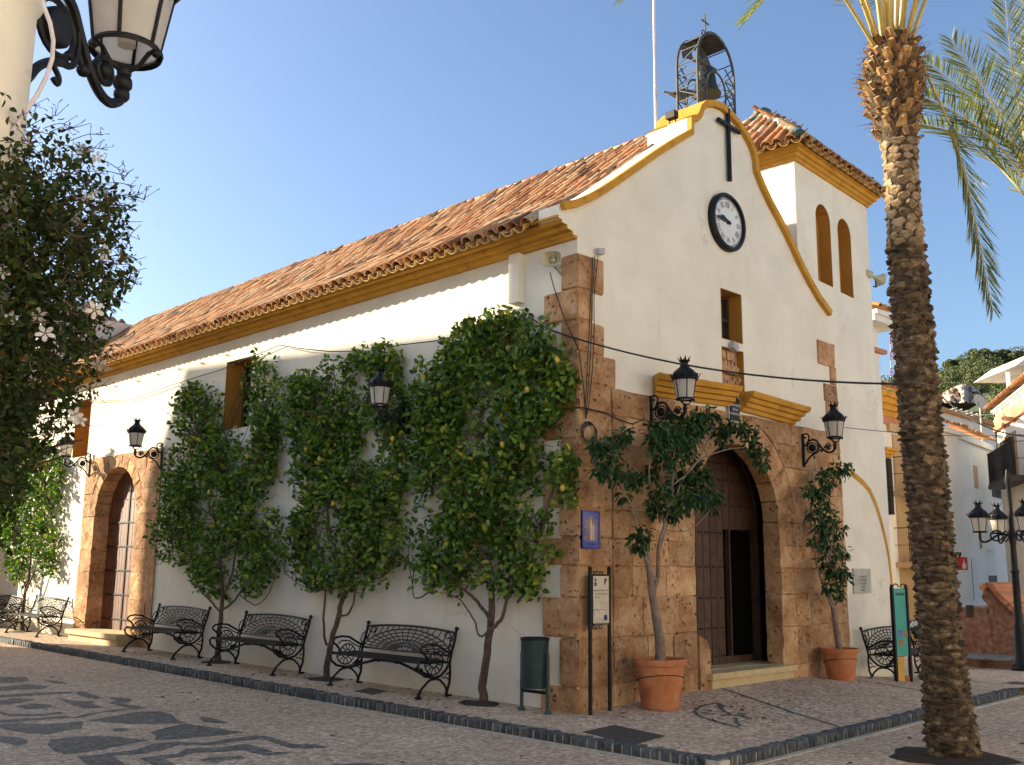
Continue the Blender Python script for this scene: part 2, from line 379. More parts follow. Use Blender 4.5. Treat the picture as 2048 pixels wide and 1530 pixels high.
# ================================================================== ground
def kf(x): return float(np.interp(x, [-1.3, 7.3, 9.0, 14, 60], [0, -.05, -.11, -.2, -.3]))
def prof(x): return float(np.interp(x, [-1.3, 0, .5, 2.5, 4.6, 6.6, 8.2, 12, 30], [0, 0, .03, .10, .12, 0, -.12, -.2, -.3]))
def rise(y): return .0055*min(max(y, 0), 16)
def zp(x, y):
    w = min(max((y + 2.6)/2.6, 0), 1)
    return kf(x)*(1-w) + prof(x)*w + (rise(y) if x <= .3 else 0)
def zq(x, y):
    return (kf(x) if x < 8 else min(kf(x), -.12)) - .10 + (rise(y) if x < 4 else 0)
def sheet(name, xs, ys, zf, mat):
    V = [(x, y, zf(x, y)) for y in ys for x in xs]; n = len(xs)
    F = [(j*n+i, j*n+i+1, (j+1)*n+i+1, (j+1)*n+i) for j in range(len(ys)-1) for i in range(n-1)]
    me = bpy.data.meshes.new(name); me.from_pydata(V, [], F); return link(name, me, mat)
far = [-900, -400, -150, -60, -30, -20, -14]
gx = far + list(np.arange(-10, 16, .5)) + [18, 22, 28, 40, 60, 100, 200, 450, 900]
gy = far + list(np.arange(-10, 24, .5)) + [28, 34, 45, 60, 100, 200, 450, 900]
plaza = struct(sheet('plaza', gx, gy, zq, PAVE))
KY0, KY1 = -2.75, -2.30                          # outer kerb line along the front, at x=-1.24 and x=7.3
def kline(x): return KY0 + (x + 1.24)*(KY1-KY0)/8.54
side_p = sheet('pavement', [-1.14, -.8, -.4, 0.05], list(np.arange(-.0, 21, .5)), lambda x, y: zp(x, y), PAVE)
# one pavement sheet: strip along the side wall plus the forecourt
V, F = [], []
xs = [-1.14, -.8, -.4, 0.05] + list(np.arange(.5, 14.1, .5))
ys = [0, .12, .3, .5, .7, .85, .95, 1.0]
for x in xs:
    for k in ys: yy = (kline(x)+.1)*(1-k) + .05*k; V.append((x, yy, zp(x, yy)+.002))
n = len(ys); F = [(i*n+j, (i+1)*n+j, (i+1)*n+j+1, i*n+j+1) for i in range(len(xs)-1) for j in range(n-1)]
b0 = len(V); ysl = [.05] + list(np.arange(.5, 21, .5))
for y in ysl:
    for x in [-1.14, -.8, -.4, 0.05]: V.append((x, y, zp(x, y)+.002))
F += [(b0+j*4+i, b0+j*4+i+1, b0+(j+1)*4+i+1, b0+(j+1)*4+i) for j in range(len(ysl)-1) for i in range(3)]
me = bpy.data.meshes.new('pavement'); me.from_pydata(V, [], F)
bpy.data.objects.remove(side_p); pavement = struct(link('pavement', me, PAVE))
# pebble inlay of the plaza: flat dark shapes, measured on the ground
INLAY = [
 [(285,410),(300,385),(400,370),(600,362),(750,375),(880,387),(750,408),(620,435),(500,455),(380,465),(310,440)],
 [(515,275),(640,255),(800,225),(930,222),(1010,240),(1030,265),(1075,287),(1000,290),(800,295),(640,285)],
 [(880,340),(1075,290),(1430,340),(1100,375),(905,385),(910,365)],
 [(1160,262),(1190,250),(1240,258),(1340,287),(1260,288),(1190,280)],
 [(455,482),(640,462),(780,445),(900,405),(1040,395),(1200,400),(1320,380),(1500,357),(1560,360),(1720,405),(1850,405),(1925,420),(1800,432),(1680,425),(1600,395),(1520,375),(1400,390),(1230,412),(1050,412),(950,440),(820,462),(650,475),(760,540),(540,540)],
 [(815,488),(1030,465),(1090,435),(1300,425),(1440,405),(1520,425),(1600,450),(1740,450),(1560,470),(1480,455),(1420,438),(1300,450),(1140,455),(1060,480),(960,490),(1060,545),(940,545)],
 [(1165,500),(1220,485),(1410,473),(1440,485),(1330,495),(1250,512),(1190,512)],
 [(0,300),(100,290),(250,300),(480,280),(485,320),(350,335),(280,355),(150,345),(0,320)],
 [(-60,360),(0,365),(120,375),(165,390),(150,410),(90,420),(0,395),(-60,390)],
 [(645,327),(680,318),(755,320),(740,332),(670,338)],
 [(420,260),(520,235),(700,212),(870,200),(780,212),(600,225),(530,245),(450,262)],
 [(430,115),(480,110),(600,145),(560,152),(470,135)],
 [(620,140),(760,150),(770,165),(700,175),(780,190),(880,205),(740,200),(640,175),(680,160)],
 [(-40,137),(200,118),(420,112),(430,120),(220,130),(-40,148)],
 [(330,145),(430,165),(560,168),(530,180),(620,202),(500,205),(420,185)],
 [(-40,172),(80,152),(200,155),(120,175),(-40,192)],
 [(90,195),(200,180),(310,188),(270,205),(160,212)],
 [(-40,278),(150,265),(380,250),(420,258),(150,280),(-40,294)],
 [(-40,210),(50,240),(250,240),(350,225),(380,235),(240,250),(60,250),(-40,235)],
 [(-40,30),(150,30),(170,50),(60,65),(-40,60)],
 [(-40,88),(170,70),(280,80),(260,95),(100,100),(-40,112)],
 [(250,45),(330,50),(400,65),(320,65)],
 [(1950,522),(2120,512),(2300,530),(2200,545),(1960,545)]]
for P in INLAY:
    pts = [on_z(x/2.926, 1350+y/2.926, -.095) for x, y in P]
    # resample so the outline follows laid pebbles, not a cut line
    q = []
    for i in range(len(pts)):
        a, b = pts[i-1], pts[i]; k = max(1, int((b-a).length/.06))
        for j in range(k): q.append(a.lerp(b, j/k) + Vector((U(-.012,.012), U(-.012,.012), 0)))
    m = MB(); tri = tessellate_polygon([q])
    m.add([(p.x, p.y, zq(p.x, p.y)+.004) for p in q], [t if (q[t[1]]-q[t[0]]).cross(q[t[2]]-q[t[0]]).z > 0 else t[::-1] for t in tri])
    m.build('pebble_inlay', DARKPAVE, plaza)
def strip(pts, w, zf, par, name='pebble_line', mat=None):
    m = MB(); prev = None
    for i, p in enumerate(pts):
        d = (pts[min(i+1, len(pts)-1)] - pts[max(i-1, 0)]).normalized(); nrm = Vector((-d.y, d.x, 0))*w*U(.4,.6)
        pair = [Vector((q.x, q.y, zf(q.x, q.y)+.006)) for q in (p-nrm, p+nrm)]
        if prev: m.poly([prev[1], prev[0], pair[0], pair[1]])
        prev = pair
    return fixn(m.build(name, mat or DARKPAVE, par))
def gpath(px, z=.03, step=.12):
    P = [on_z(x, y, z) for x, y in px]; q = []
    for a, b in zip(P, P[1:]):
        k = max(1, int((b-a).length/step)); q += [a.lerp(b, j/k) + Vector((U(-.01,.01), U(-.01,.01), 0)) for j in range(k)]
    return q + [P[-1]]
strip(gpath([(1416,1381),(1500,1401),(1600,1427),(1682,1447)]), .05, zp, pavement)
strip(gpath([(1640,1357),(1720,1365),(1800,1376),(1845,1383)], 0), .05, zp, pavement)
strip(gpath([(1860,1362),(1950,1364),(2048,1370)], -.1), .05, zp, pavement)
for L in ([(1388,1420),(1405,1410),(1435,1406),(1450,1412)], [(1388,1420),(1400,1428),(1440,1438),(1478,1446)], [(1437,1408),(1448,1420),(1458,1421)], [(1470,1430),(1474,1438),(1481,1444)], [(1440,1426),(1475,1424),(1500,1431)], [(1395,1420),(1430,1424)], [(1478,1422),(1492,1425)]):
    strip(gpath(L, .05, .05), .05, zp, pavement)
# kerb: a mortar bed with dark stones standing in it
m = MB()
def kerb_bed(p, q, nrm, n):
    for i in range(n):
        a = p.lerp(q, i/n); b = p.lerp(q, (i+1)/n)
        for P0, P1 in ((a, b),):
            lo0, lo1 = zq(P0.x, P0.y)-.1, zq(P1.x, P1.y)-.1; hi0, hi1 = zp(P0.x, P0.y)-.006, zp(P1.x, P1.y)-.006
            o = nrm*.012; w = nrm*.135
            A = [P0-o, P1-o, P1-w, P0-w]
            m.add([(A[0].x,A[0].y,lo0),(A[1].x,A[1].y,lo1),(A[2].x,A[2].y,lo1),(A[3].x,A[3].y,lo0),(A[0].x,A[0].y,hi0),(A[1].x,A[1].y,hi1),(A[2].x,A[2].y,hi1),(A[3].x,A[3].y,hi0)],
                  [(0,1,5,4),(4,5,6,7),(1,2,6,5),(3,0,4,7)])
CA = Vector((-1.24, KY0, 0)); CB = Vector((7.3, KY1, 0)); CL = Vector((-1.24, 20.5, 0))
kerb_bed(CA, CB, Vector((0, -1, 0)), 30); kerb_bed(CL, CA, Vector((-1, 0, 0)), 60)
m.box(-1.27, -1.10, KY0-.03, KY0+.1, -.25, -.008)
m.bar((-1.28, 20.5, -.08), (-1.28, KY0, -.1), .07, .03); m.bar((-1.24, KY0-.04, -.1), (7.3, KY1-.04, -.15), .07, .03)
kerb = fixn(struct(m.build('kerb', KMORTAR)))
kmesh = []
for k in range(6):
    bm = bmesh.new(); bmesh.ops.create_cube(bm, size=1.0)
    for v in bm.verts: v.co.x *= 1+U(-.12,.12); v.co.y *= 1+U(-.08,.05); v.co.z += U(-.04,.04)
    bmesh.ops.bevel(bm, geom=bm.edges[:], offset=.14, segments=2, affect='EDGES', profile=.6)
    me = bpy.data.meshes.new('kerb_stone'); bm.to_mesh(me); bm.free(); me.materials.append(KERBST)
    me.polygons.foreach_set('use_smooth', [True]*len(me.polygons)); kmesh.append(me)
def kstone(p, along, size, par):
    o = bpy.data.objects.new('kerb_stone', random.choice(kmesh)); COL.objects.link(o); o.parent = par
    z = (zp(p.x, p.y) + zq(p.x, p.y))/2 + .004
    o.location = (p.x, p.y, z + U(-.006, .006)); o.scale = size; o.rotation_euler = (U(-.06,.06), U(-.06,.06), math.atan2(along.y, along.x)+U(-.07,.07)); return o
s = 0; d = (CB-CA); Ln = d.length; d.normalize(); nr = Vector((d.y, -d.x, 0))
while s < Ln:
    w = U(.070, .105); p = CA + d*(s+w/2) - nr*.065
    kstone(p, d, (w*.80, U(.125,.15), U(.105,.12)), kerb); s += w
rest = MB(); s = .12
while s < 23.2:
    w = U(.085, .125); p = CA + Vector((0, 1, 0))*(s+w/2) + Vector((.065, 0, 0))
    if s < 17.5: kstone(p, Vector((0, 1, 0)), (w*.80, U(.125,.15), U(.105,.12)), kerb)
    else:
        z = (zp(p.x, p.y)+zq(p.x, p.y))/2
        rest.obox((p.x, p.y, z), (.065, 0, 0), (0, w*.42, 0), (0, 0, .056))
    s += w
struct(rest.build('kerb_stones_far', KERBST, kerb), 'stuff')
def ground_quad(px, zf, name, par, mat, h=.008, z=0):
    P = [on_z(x, y, z) for x, y in px]; m = MB()
    top = [(p.x, p.y, zf(p.x, p.y)+h) for p in P]; bot = [(p.x, p.y, zf(p.x, p.y)-.02) for p in P]; n = len(P)
    m.add(top+bot, [tuple(range(n))] + [(i, (i+1) % n, (i+1) % n+n, i+n) for i in range(n)])
    return fixn(m.build(name, mat, par))
tag(ground_quad([(1165,1465),(1270,1490),(1330,1472),(1228,1451)], zp, 'drain_cover', None, DRAIN), 'dark rusty drain cover set in the pavement before the church corner', 'drain cover')
tag(ground_quad([(708,1386),(745,1392),(775,1386),(740,1379)], zp, 'drain_cover', None, DRAIN), 'small brown drain cover under the nearest bench on the side wall', 'drain cover')
tag(ground_quad([(2010,1372),(2060,1378),(2080,1372),(2030,1367)], zp, 'drain_cover', None, DRAIN, z=-.15), 'dark drain cover near the double street lamp', 'drain cover')

# ================================================================== church
church = thing('church', 'white village church with ochre trim, clay tile roof and stone portal', 'church')
def fF(u, v, w): return (u, w, v)                # front: u = x, v = z, w = y
def fS(u, v, w): return (w, -u, v)               # side: u = -y, v = z, w = x
def arch_pts(cu, r, zs, n=18, a0=0, a1=180): return [(cu + r*math.cos(math.radians(a0+(a1-a0)*i/n)), zs + r*math.sin(math.radians(a0+(a1-a0)*i/n))) for i in range(n+1)]
def rect(u0, u1, v0, v1): return [(u0,v0),(u1,v0),(u1,v1),(u0,v1)]
GB = [(-.30,6.02),(-.05,6.12),(.18,6.25),(.40,6.39),(.62,6.55),(.85,6.72),(1.09,6.90),(1.33,7.08),(1.58,7.27),(1.84,7.46),(2.11,7.65),(2.48,7.90),(2.50,8.12),(2.62,8.16),(2.70,8.25),(2.76,8.37),(2.86,8.47),(3.05,8.54),(3.27,8.565),(3.48,8.53),(3.68,8.45),(3.85,8.36),(4.0,8.25),(4.10,8.13),(4.15,8.0),(4.15,7.85),(4.28,7.67),(4.42,7.52),(4.57,7.37),(4.78,7.20),(4.99,7.02),(5.2,6.81),(5.42,6.58),(5.7,6.33),(6.0,6.10),(6.36,5.90)]
def offs(L, d):
    out = []
    for i, p in enumerate(L):
        a = L[max(i-1, 0)]; b = L[min(i+1, len(L)-1)]; t = Vector((b[0]-a[0], b[1]-a[1])).normalized(); out.append((p[0]-t.y*d, p[1]+t.x*d))
    return out
GO = offs(GB, .088)
CR, CX, CZ = 1.08, 3.42, 2.37                     # portal arch
doorhole = [(CX-CR-.38, -.25), (CX+CR+.38, -.25)] + arch_pts(CX, CR+.38, CZ)
win = rect(3.16, 3.71, 4.98, 5.74); niche = rect(3.15, 3.72, 4.13, 4.86)
cst = [(-.40,6.06),(-.40,5.99),(-.33,5.985),(-.32,5.93),(-.22,5.925),(-.20,5.86),(-.10,5.85),(-.08,5.79),(0,5.785)]
cst = [(x*.86, 5.73+(z-5.73)*.74) for x, z in cst]
wall_out = [(0,-.3),(6.55,-.3),(6.55,5.86)] + GO[::-1] + cst
m = MB(); m.plate(wall_out, [doorhole, win, niche], fF, 0, .35); m.build('front_wall', WHITE, church)
SD = dict(c=-12.92, r=1.01, zs=2.65)
sdhole = [(SD['c']-1.13, -.25), (SD['c']+1.13, -.25)] + arch_pts(SD['c'], 1.13, 2.65)
w1 = rect(-8.64, -7.74, 4.06, 5.33); w2 = rect(-15.5, -14.66, 4.03, 5.34)
m = MB(); m.plate(rect(-24, -.352, -.3, 6.0), [sdhole, w1, w2], fS, 0, .5); m.build('side_wall', WHITE, church)
m = MB(); m.box(.5, 6.5, 19.7, 20, -.3, 8.4); m.box(6.2, 6.5, .36, 19.7, -.3, 6.2); m.box(.01, 6.4, .4, 19.7, -.35, -.25); m.build('rear_walls', WHITE, church)
# gable coping, ochre; deep over the middle block
m = MB()
def cope(i0, i1, y0, y1):
    for i in range(i0, i1):
        a, b, c, d = GB[i], GB[i+1], GO[i+1], GO[i]
        c = (c[0], c[1]+.012); d = (d[0], d[1]+.012)
        m.add([fF(*p, y0) for p in (a,b,c,d)] + [fF(*p, y1) for p in (a,b,c,d)], [(0,1,2,3),(3,2,6,7),(0,4,5,1)])
    for i, s_ in ((i0, 0), (i1, 1)):
        a, d = GB[i], GO[i]; q = [fF(*a, y0), fF(d[0], d[1]+.012, y0), fF(d[0], d[1]+.012, y1), fF(*a, y1)]
        m.poly(q if s_ else q[::-1])
cope(0, 11, -.075, .012); cope(12, 25, -.075, .74); cope(25, 35, -.075, .012)
m.add([fF(*GB[11], -.075), fF(*GB[12], -.075), fF(*GO[12], -.075), fF(*GO[11], -.075)] + [fF(*GB[11], .01), fF(*GB[12], .01), fF(*GO[12], .01), fF(*GO[11], .01)], [(0,1,2,3),(3,2,6,7),(7,4,0,3)])
fixn(m.build('gable_coping', OCHRE, church))
m = MB(); blk = [(2.42,7.0),(4.22,7.0),(4.22,7.86)] + GO[12:26][::-1] + [(2.42,8.05)]
blk = [(2.43,7.0),(4.22,7.0)] + [(p[0], p[1]-.02) for p in GO[12:26][::-1]]
m.plate(blk, [], fF, .345, .735); m.build('gable_block', WHITE, church)
# eave cornice along the side wall
pr = [(0,5.73),(-.06,5.73),(-.085,5.775),(-.11,5.79),(-.11,5.83),(-.20,5.845),(-.225,5.885),(-.225,5.915),(-.32,5.925),(-.345,5.965),(-.345,5.985),(-.42,5.99),(-.42,6.03),(0,6.03)]
pr = [(x*.88, 5.73+(z-5.73)*.76) for x, z in pr]
m = MB(); ys_ = [.003] + list(np.arange(.5, 20.1, .5))
for j in range(len(ys_)-1):
    for i in range(len(pr)-1):
        a, b = pr[i], pr[i+1]
        m.add([(a[0], ys_[j], a[1]), (b[0], ys_[j], b[1]), (b[0], ys_[j+1], b[1]), (a[0], ys_[j+1], a[1])], [(0,1,2,3)])
m.poly([(p[0], .003, p[1]) for p in pr])
fixn(m.build('eave_cornice', OCHRE, church))
# window linings, panes and bars
def lining(name, R, fn, depth, mat, par, t=.006, proud=.004):
    (u0, v0), (u1, v1) = R[0], R[2]; m = MB()
    for a, b in ((rect(u0-.002, u0+t, v0, v1), 0), (rect(u1-t, u1+.002, v0, v1), 0), (rect(u0+t, u1-t, v0-.002, v0+t), 0), (rect(u0+t, u1-t, v1-t, v1+.002), 0)):
        m.plate(a, [], fn, -proud, depth)
    o = fixn(m.build(name, mat, par)); g = MB(); g.plate(rect(u0+t, u1-t, v0+t, v1-t), [], fn, depth-.05, depth)
    return o, g
o, g = lining('window', win, fF, .30, DKOCHRE, church); g.build('pane', GLASSDK, o)
m = MB()
for u in (3.19, 3.43, 3.68): m.plate(rect(u-.018, u+.018, 5.0, 5.72), [], fF, .215, .249)
for v in (5.02, 5.36, 5.70): m.plate(rect(3.18, 3.69, v-.016, v+.016), [], fF, .222, .249)
m.build('window_frame', DOORWOOD, o)
o, g = lining('niche', niche, fF, .16, DKOCHRE, church); g.build('niche_back', STONE2, o)
m = MB()                                          # carved crown and arms in the niche
for k in range(5):
    u = 3.24 + k*.09; m.plate([(u-.035,4.60),(u+.035,4.60),(u+.025,4.66),(u,4.70+.02*(k % 2)),(u-.025,4.66)], [], fF, .055, .10)
m.plate([(3.20,4.50),(3.64,4.50),(3.66,4.61),(3.18,4.61)], [], fF, .04, .10)
m.plate([(3.22,4.72),(3.34,4.72),(3.34,4.84),(3.22,4.84)], [], fF, .06, .105); m.plate([(3.40,4.71),(3.58,4.71),(3.58,4.85),(3.40,4.85)], [], fF, .07, .105)
m.plate([(3.18,4.15),(3.62,4.15),(3.60,4.46),(3.20,4.46)], [], fF, .05, .10)
for k in range(5): m.bar((3.24+k*.08, .045, 4.18), (3.29+k*.07, .045, 4.40), .035, .03, (0, 1, 0))
m.tube([(3.60,.06,4.18),(3.66,.05,4.28),(3.62,.05,4.36),(3.67,.05,4.44),(3.62,.06,4.47)], .03, 6)
m.build('carved_relief', STONE2, o)
o, g = lining('window', w1, fS, .44, DKOCHRE, church); g.build('pane', GLASSDK, o)
m = MB()
for u in (-8.60, -8.19, -7.78): m.plate(rect(u-.025, u+.025, 4.08, 5.31), [], fS, .35, .388)
for v in (4.10, 4.7, 5.29): m.plate(rect(-8.62, -7.76, v-.02, v+.02), [], fS, .355, .388)
m.build('window_frame', DOORWOOD, o)
o, g = lining('window', w2, fS, .44, DKOCHRE, church); g.build('pane', GLASSDK, o)
# --- stonework: every block a piece of its own
def stone(poly, fn, w0, w1, par, name='stone', bev=.006, mat=None, jit=.006):
    q = []
    for i in range(len(poly)):
        a, b_ = poly[i], poly[(i+1) % len(poly)]; d_ = math.hypot(b_[0]-a[0], b_[1]-a[1]); k = max(1, int(d_/.16))
        for j in range(k):
            e_ = 0 if j == 0 else U(-.010, .010); t_ = j/k; nx, ny = -(b_[1]-a[1])/max(d_, 1e-6), (b_[0]-a[0])/max(d_, 1e-6)
            q.append((a[0]+(b_[0]-a[0])*t_+nx*e_, a[1]+(b_[1]-a[1])*t_+ny*e_))
    poly = q; bm = bmesh.new(); n = len(poly)
    f = [bm.verts.new(fn(u+U(-jit,jit), v+U(-jit,jit), w0+U(-.009,.009))) for u, v in poly]; bk = [bm.verts.new(fn(u, v, w1)) for u, v in poly]
    bm.faces.new(f); bm.faces.new(bk[::-1])
    for i in range(n): bm.faces.new((f[i], bk[i], bk[(i+1) % n], f[(i+1) % n]))
    bmesh.ops.recalc_face_normals(bm, faces=bm.faces)
    ed = [e for e in bm.edges if (e.verts[0] in f and e.verts[1] in f)]
    bmesh.ops.bevel(bm, geom=ed, offset=bev, segments=1, affect='EDGES')
    me = bpy.data.meshes.new(name); bm.to_mesh(me); bm.free()
    return link(name, me, mat or STONE, par)
def portal(par, fn, cu, r, zs, ro, u0, u1, courses, depth, proud, top):
    g = .002
    # voussoirs
    nv = 11
    for k in range(nv):
        a0, a1 = 180*k/nv+.5, 180*(k+1)/nv-.5
        P = arch_pts(cu, r, zs, 3, a0, a1) + arch_pts(cu, ro, zs, 3, a0, a1)[::-1]
        stone(P[::-1] if False else P, fn, -proud, depth, par)
    for z0, z1 in zip(courses, courses[1:]):
        for sgn in (-1, 1):
            def lim(z):
                if z <= zs: return r
                return math.sqrt(max(ro*ro-(z-zs)**2, 0)) + .01
            inner = [(lim(z0+(z1-z0)*t), z0+(z1-z0)*t) for t in (0, .33, .66, 1)]
            if z1 <= zs: inner = [inner[0], inner[3]]
            elif z0 < zs: inner = [(r, z0), (r, zs-.002), (ro+.01, zs), (lim(z1), z1)] if z1-zs > .02 else [(r, z0), (r, z1)]
            end = (cu-u0) if sgn < 0 else (u1-cu)
            far_ = max(p[0] for p in inner); cuts = []; c = far_ + U(.35, .75)
            while c < end-.25: cuts.append(c); c += U(.4, .85)
            cuts = cuts + [end]
            first = [(cu+sgn*p[0], p[1]+(g if i == 0 else -g if i == len(inner)-1 else 0)) for i, p in enumerate(inner)]
            P = first + [(cu+sgn*(cuts[0]-g), z1-g), (cu+sgn*(cuts[0]-g), z0+g)]
            stone(P, fn, -proud-U(0,.01), depth if z0 < zs else .02, par)
            for a, b in zip(cuts, cuts[1:]):
                stone(rect(min(cu+sgn*(a+g), cu+sgn*(b-g)), max(cu+sgn*(a+g), cu+sgn*(b-g)), z0+g, z1-g), fn, -proud-U(-.006,.012), .02, par)
m = MB(); hole2 = [(CX-CR-.02, -.2), (CX+CR+.02, -.2)] + arch_pts(CX, CR+.02, CZ)
m.plate([(.02,-.25),(CX-CR-.02,-.25)] + arch_pts(CX, CR+.02, CZ)[::-1] + [(CX+CR+.02,-.25),(6.5,-.25),(6.52,3.9),(.02,3.9)], [], fF, -.012, .001)
m.plate(rect(.02,.70,3.9,4.27), [], fF, -.012, .001); m.plate(rect(.02,.48,4.27,4.65), [], fF, -.012, .001); m.plate(rect(.02,.25,4.65,5.08), [], fF, -.012, .001); m.plate(rect(.02,.46,5.08,5.54), [], fF, -.012, .001)
m.plate(rect(-.25, -.02, -.2, 5.52), [], fS, -.012, .001)
portal_ = fixn(m.build('stone_portal', MORTAR, church))
COURSES = [-.15, .29, .84, 1.31, 1.69, 2.02, 2.37, 2.85, 3.21, 3.56, 3.9]
portal(portal_, fF, CX, CR, CZ, 1.53, .62, 6.53, COURSES, .24, .03, 3.9)
stone([(2.36,-.15),(2.60,-.15),(2.60,.60),(2.52,.72),(2.36,.80)], fF, -.06, .2, portal_)      # swollen foot of the left jamb
CWS = [(-.15,.29,.62,.58),(.29,.84,.60,.28),(.84,1.31,.62,.565),(1.31,1.69,.60,.28),(1.69,2.02,.62,.57),(2.02,2.37,.60,.285),(2.37,2.85,.62,.56),(2.85,3.21,.60,.28),(3.21,3.56,.62,.55),(3.56,3.9,.6,.27),
       (3.9,4.29,.71,.26),(4.29,4.69,.49,.262),(4.69,5.09,.27,.555),(5.09,5.55,.49,.268)]
for z0, z1, wf, ws in CWS:
    bm = bmesh.new(); bmesh.ops.create_cube(bm, size=1.0); pr_ = .026+U(0,.012)
    for v in bm.verts:
        v.co = Vector(((-pr_ if v.co.x < 0 else wf-.006), (-pr_ if v.co.y < 0 else ws-.006), (z0+.006 if v.co.z < 0 else z1-.006))) + Vector((U(-.004,.004), U(-.004,.004), U(-.006,.006)))
    bmesh.ops.bevel(bm, geom=[e for e in bm.edges if min(e.verts[0].co.x, e.verts[1].co.x) < .1 or min(e.verts[0].co.y, e.verts[1].co.y) < .1], offset=.016, segments=2, affect='EDGES')
    me = bpy.data.meshes.new('quoin'); bm.to_mesh(me); bm.free(); link('quoin', me, STONE, portal_)
for a in ((5.94,6.50,5.03,5.42),(6.33,6.51,4.72,5.02),(6.10,6.52,4.42,4.71),(6.14,6.52,3.91,4.41)): stone(rect(*a), fF, -.03, .02, portal_, 'quoin')
# the step in front of the portal
m = MB(); m.box(2.56, 4.64, -.10, .2, -.1, .22); m.box(2.50, 4.66, -.16, .2, .222, .30); m.box(1.95, 4.9, .26, .75, -.1, .298)
m.build('door_step', STEPST, church)
# portal of the side wall
m = MB(); c, r = SD['c'], SD['r']
m.plate([(-14.55,-.25),(c-r-.02,-.25)] + arch_pts(c, r+.02, 2.65)[::-1] + [(c+r+.02,-.25),(-10.95,-.25),(-10.93,3.93),(-14.57,3.93)], [], fS, -.012, .001)
sp = fixn(m.build('side_portal', MORTAR, church))
portal(sp, fS, c, r, 2.65, 1.27, -14.56, -10.93, [-.15, .42, .95, 1.48, 1.95, 2.65, 3.15, 3.56, 3.93], .51, .03, 3.93)
m = MB(); m.box(-.34, .5, 11.6, 14.0, -.1, .21); m.box(-.40, .5, 11.55, 14.05, .212, .30); m.build('door_step', STEPST, church)
# --- doors
def door(name, fn, u0, u1, cu, r, zs, zb, w, pw, mat, hole=None, studs=(), leaf=None):
    m = MB(); t = .05
    m.plate([(u0-.05, zb), (u0, zb)] + [(u, v) for u, v in arch_pts(cu, r, zs)[::-1] if v > zb] + [(u1, zb), (u1+.05, zb), (u1+.05, zs), ] + [(u, v) for u, v in arch_pts(cu, r+.06, zs)], [], fn, w-.03, w+.1, True)
    d = fixn(m.build(name, mat, church)); n = int(round((u1-u0)/pw)); s_ = MB()
    for i in range(n):
        a = u0+(u1-u0)*i/n+.007; b = u0+(u1-u0)*(i+1)/n-.007
        def top(u): return zs + math.sqrt(max(r*r-(u-cu)**2, 0))-.003
        segs = [(zb, None)]
        def pl(z0, z1=None):
            P = [(a, z0), (b, z0), (b, z1 if z1 else top(b)), (a, z1 if z1 else top(a))]
            q = MB(); q.plate(P, [], fn, w-U(0,.006), w+t); q.build('plank', mat, d)
        if hole and b > hole[0] and a < hole[1]: pl(zb, hole[2]); pl(hole[3])
        else: pl(zb)
        for z in studs:
            u = (a+b)/2
            if z < top(u)-.1 and not (hole and hole[0]-.03 < u < hole[1] and hole[2] < z < hole[3]):
                for uu in (u-.03, u+.03) if pw > .15 else (u,):
                    s_.lathe([(.016, 0), (.014, .008), (.006, .014)], 6, Vector(fn(uu, z, w-.004)), ax=Vector(fn(0, 0, -1)) - Vector(fn(0, 0, 0)))
    if studs: struct(s_.build('door_studs', IRON, d, 40), 'stuff')
    return d
door('front_door', fF, CX-1.42, CX+1.42, CX, 1.42, CZ, .302, .60, .18, DOORWOOD, (4.12, 4.95, .40, 2.26), (.42, .82, 1.25, 1.7, 2.2, 2.62, 3.0, 3.25))
dside = door('side_door', fS, c-r-.02, c+r+.02, c, r+.02, 2.65, .302, .30, .135, SIDEWOOD, None, (.5, 1.0, 1.5, 2.0, 2.5, 3.0))
m = MB()
for z in (.52, 1.02, 1.52, 2.02, 2.52): m.plate(rect(c-.95, c+.95, z-.012, z+.012), [], fS, .282, .291)
m.plate(rect(c-.012, c+.012, .31, 3.6), [], fS, .278, .291); m.build('iron_straps', IRON, dside)
m = MB(); m.plate(rect(4.09, 4.12, .40, 2.26), [], fF, .585, .66); m.plate(rect(4.09, 4.84, 2.26, 2.29), [], fF, .585, .66); m.build('wicket_frame', DOORWOOD, church)
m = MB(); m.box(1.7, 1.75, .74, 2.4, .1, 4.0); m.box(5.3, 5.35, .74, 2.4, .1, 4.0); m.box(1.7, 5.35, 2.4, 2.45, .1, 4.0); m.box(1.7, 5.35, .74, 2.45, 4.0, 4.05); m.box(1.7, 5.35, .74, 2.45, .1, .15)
m.build('dark_backing_box', simple('near black backing', [(.3, (.012, .008, .006)), (.7, (.02, .013, .009))], 6, .8), church)  # near black box added behind the door to keep the open wicket dark
# ochre cornice above the portal, broken by the niche
def moulding(name, u0, u1, z0, z1, ends):
    P = [(0, 0), (-.05, 0), (-.07, .05), (-.115, .062), (-.125, .12), (-.17, .13), (-.185, .185), (-.23, .195), (-.25, .25), (-.25, .275), (0, .285)]
    m = MB(); S = 6
    for k in range(S+1):
        t = k/S; u = u0+(u1-u0)*t; zb = z0+(z1-z0)*t
        ext = [(p[0], p[1]) for p in P]
        for p in P:
            uu = u
            if k == 0 and ends[0]: uu = u + p[0]*.8
            if k == S and ends[1]: uu = u - p[0]*.8
            m.v.append((uu, p[0]-.01, zb+p[1]))
    n = len(P)
    for k in range(S):
        for i in range(n-1): m.f.append([k*n+i, (k+1)*n+i, (k+1)*n+i+1, k*n+i+1]); m.m.append(0)
    m.f.append(list(range(n))); m.m.append(0); m.f.append([S*n+i for i in range(n)]); m.m.append(0)
    return fixn(m.build(name, OCHRE, church))
moulding('portal_cornice', 1.50, 3.28, 3.90, 3.98, (1, 0)); moulding('portal_cornice', 3.56, 5.0, 3.95, 3.90, (0, 1))

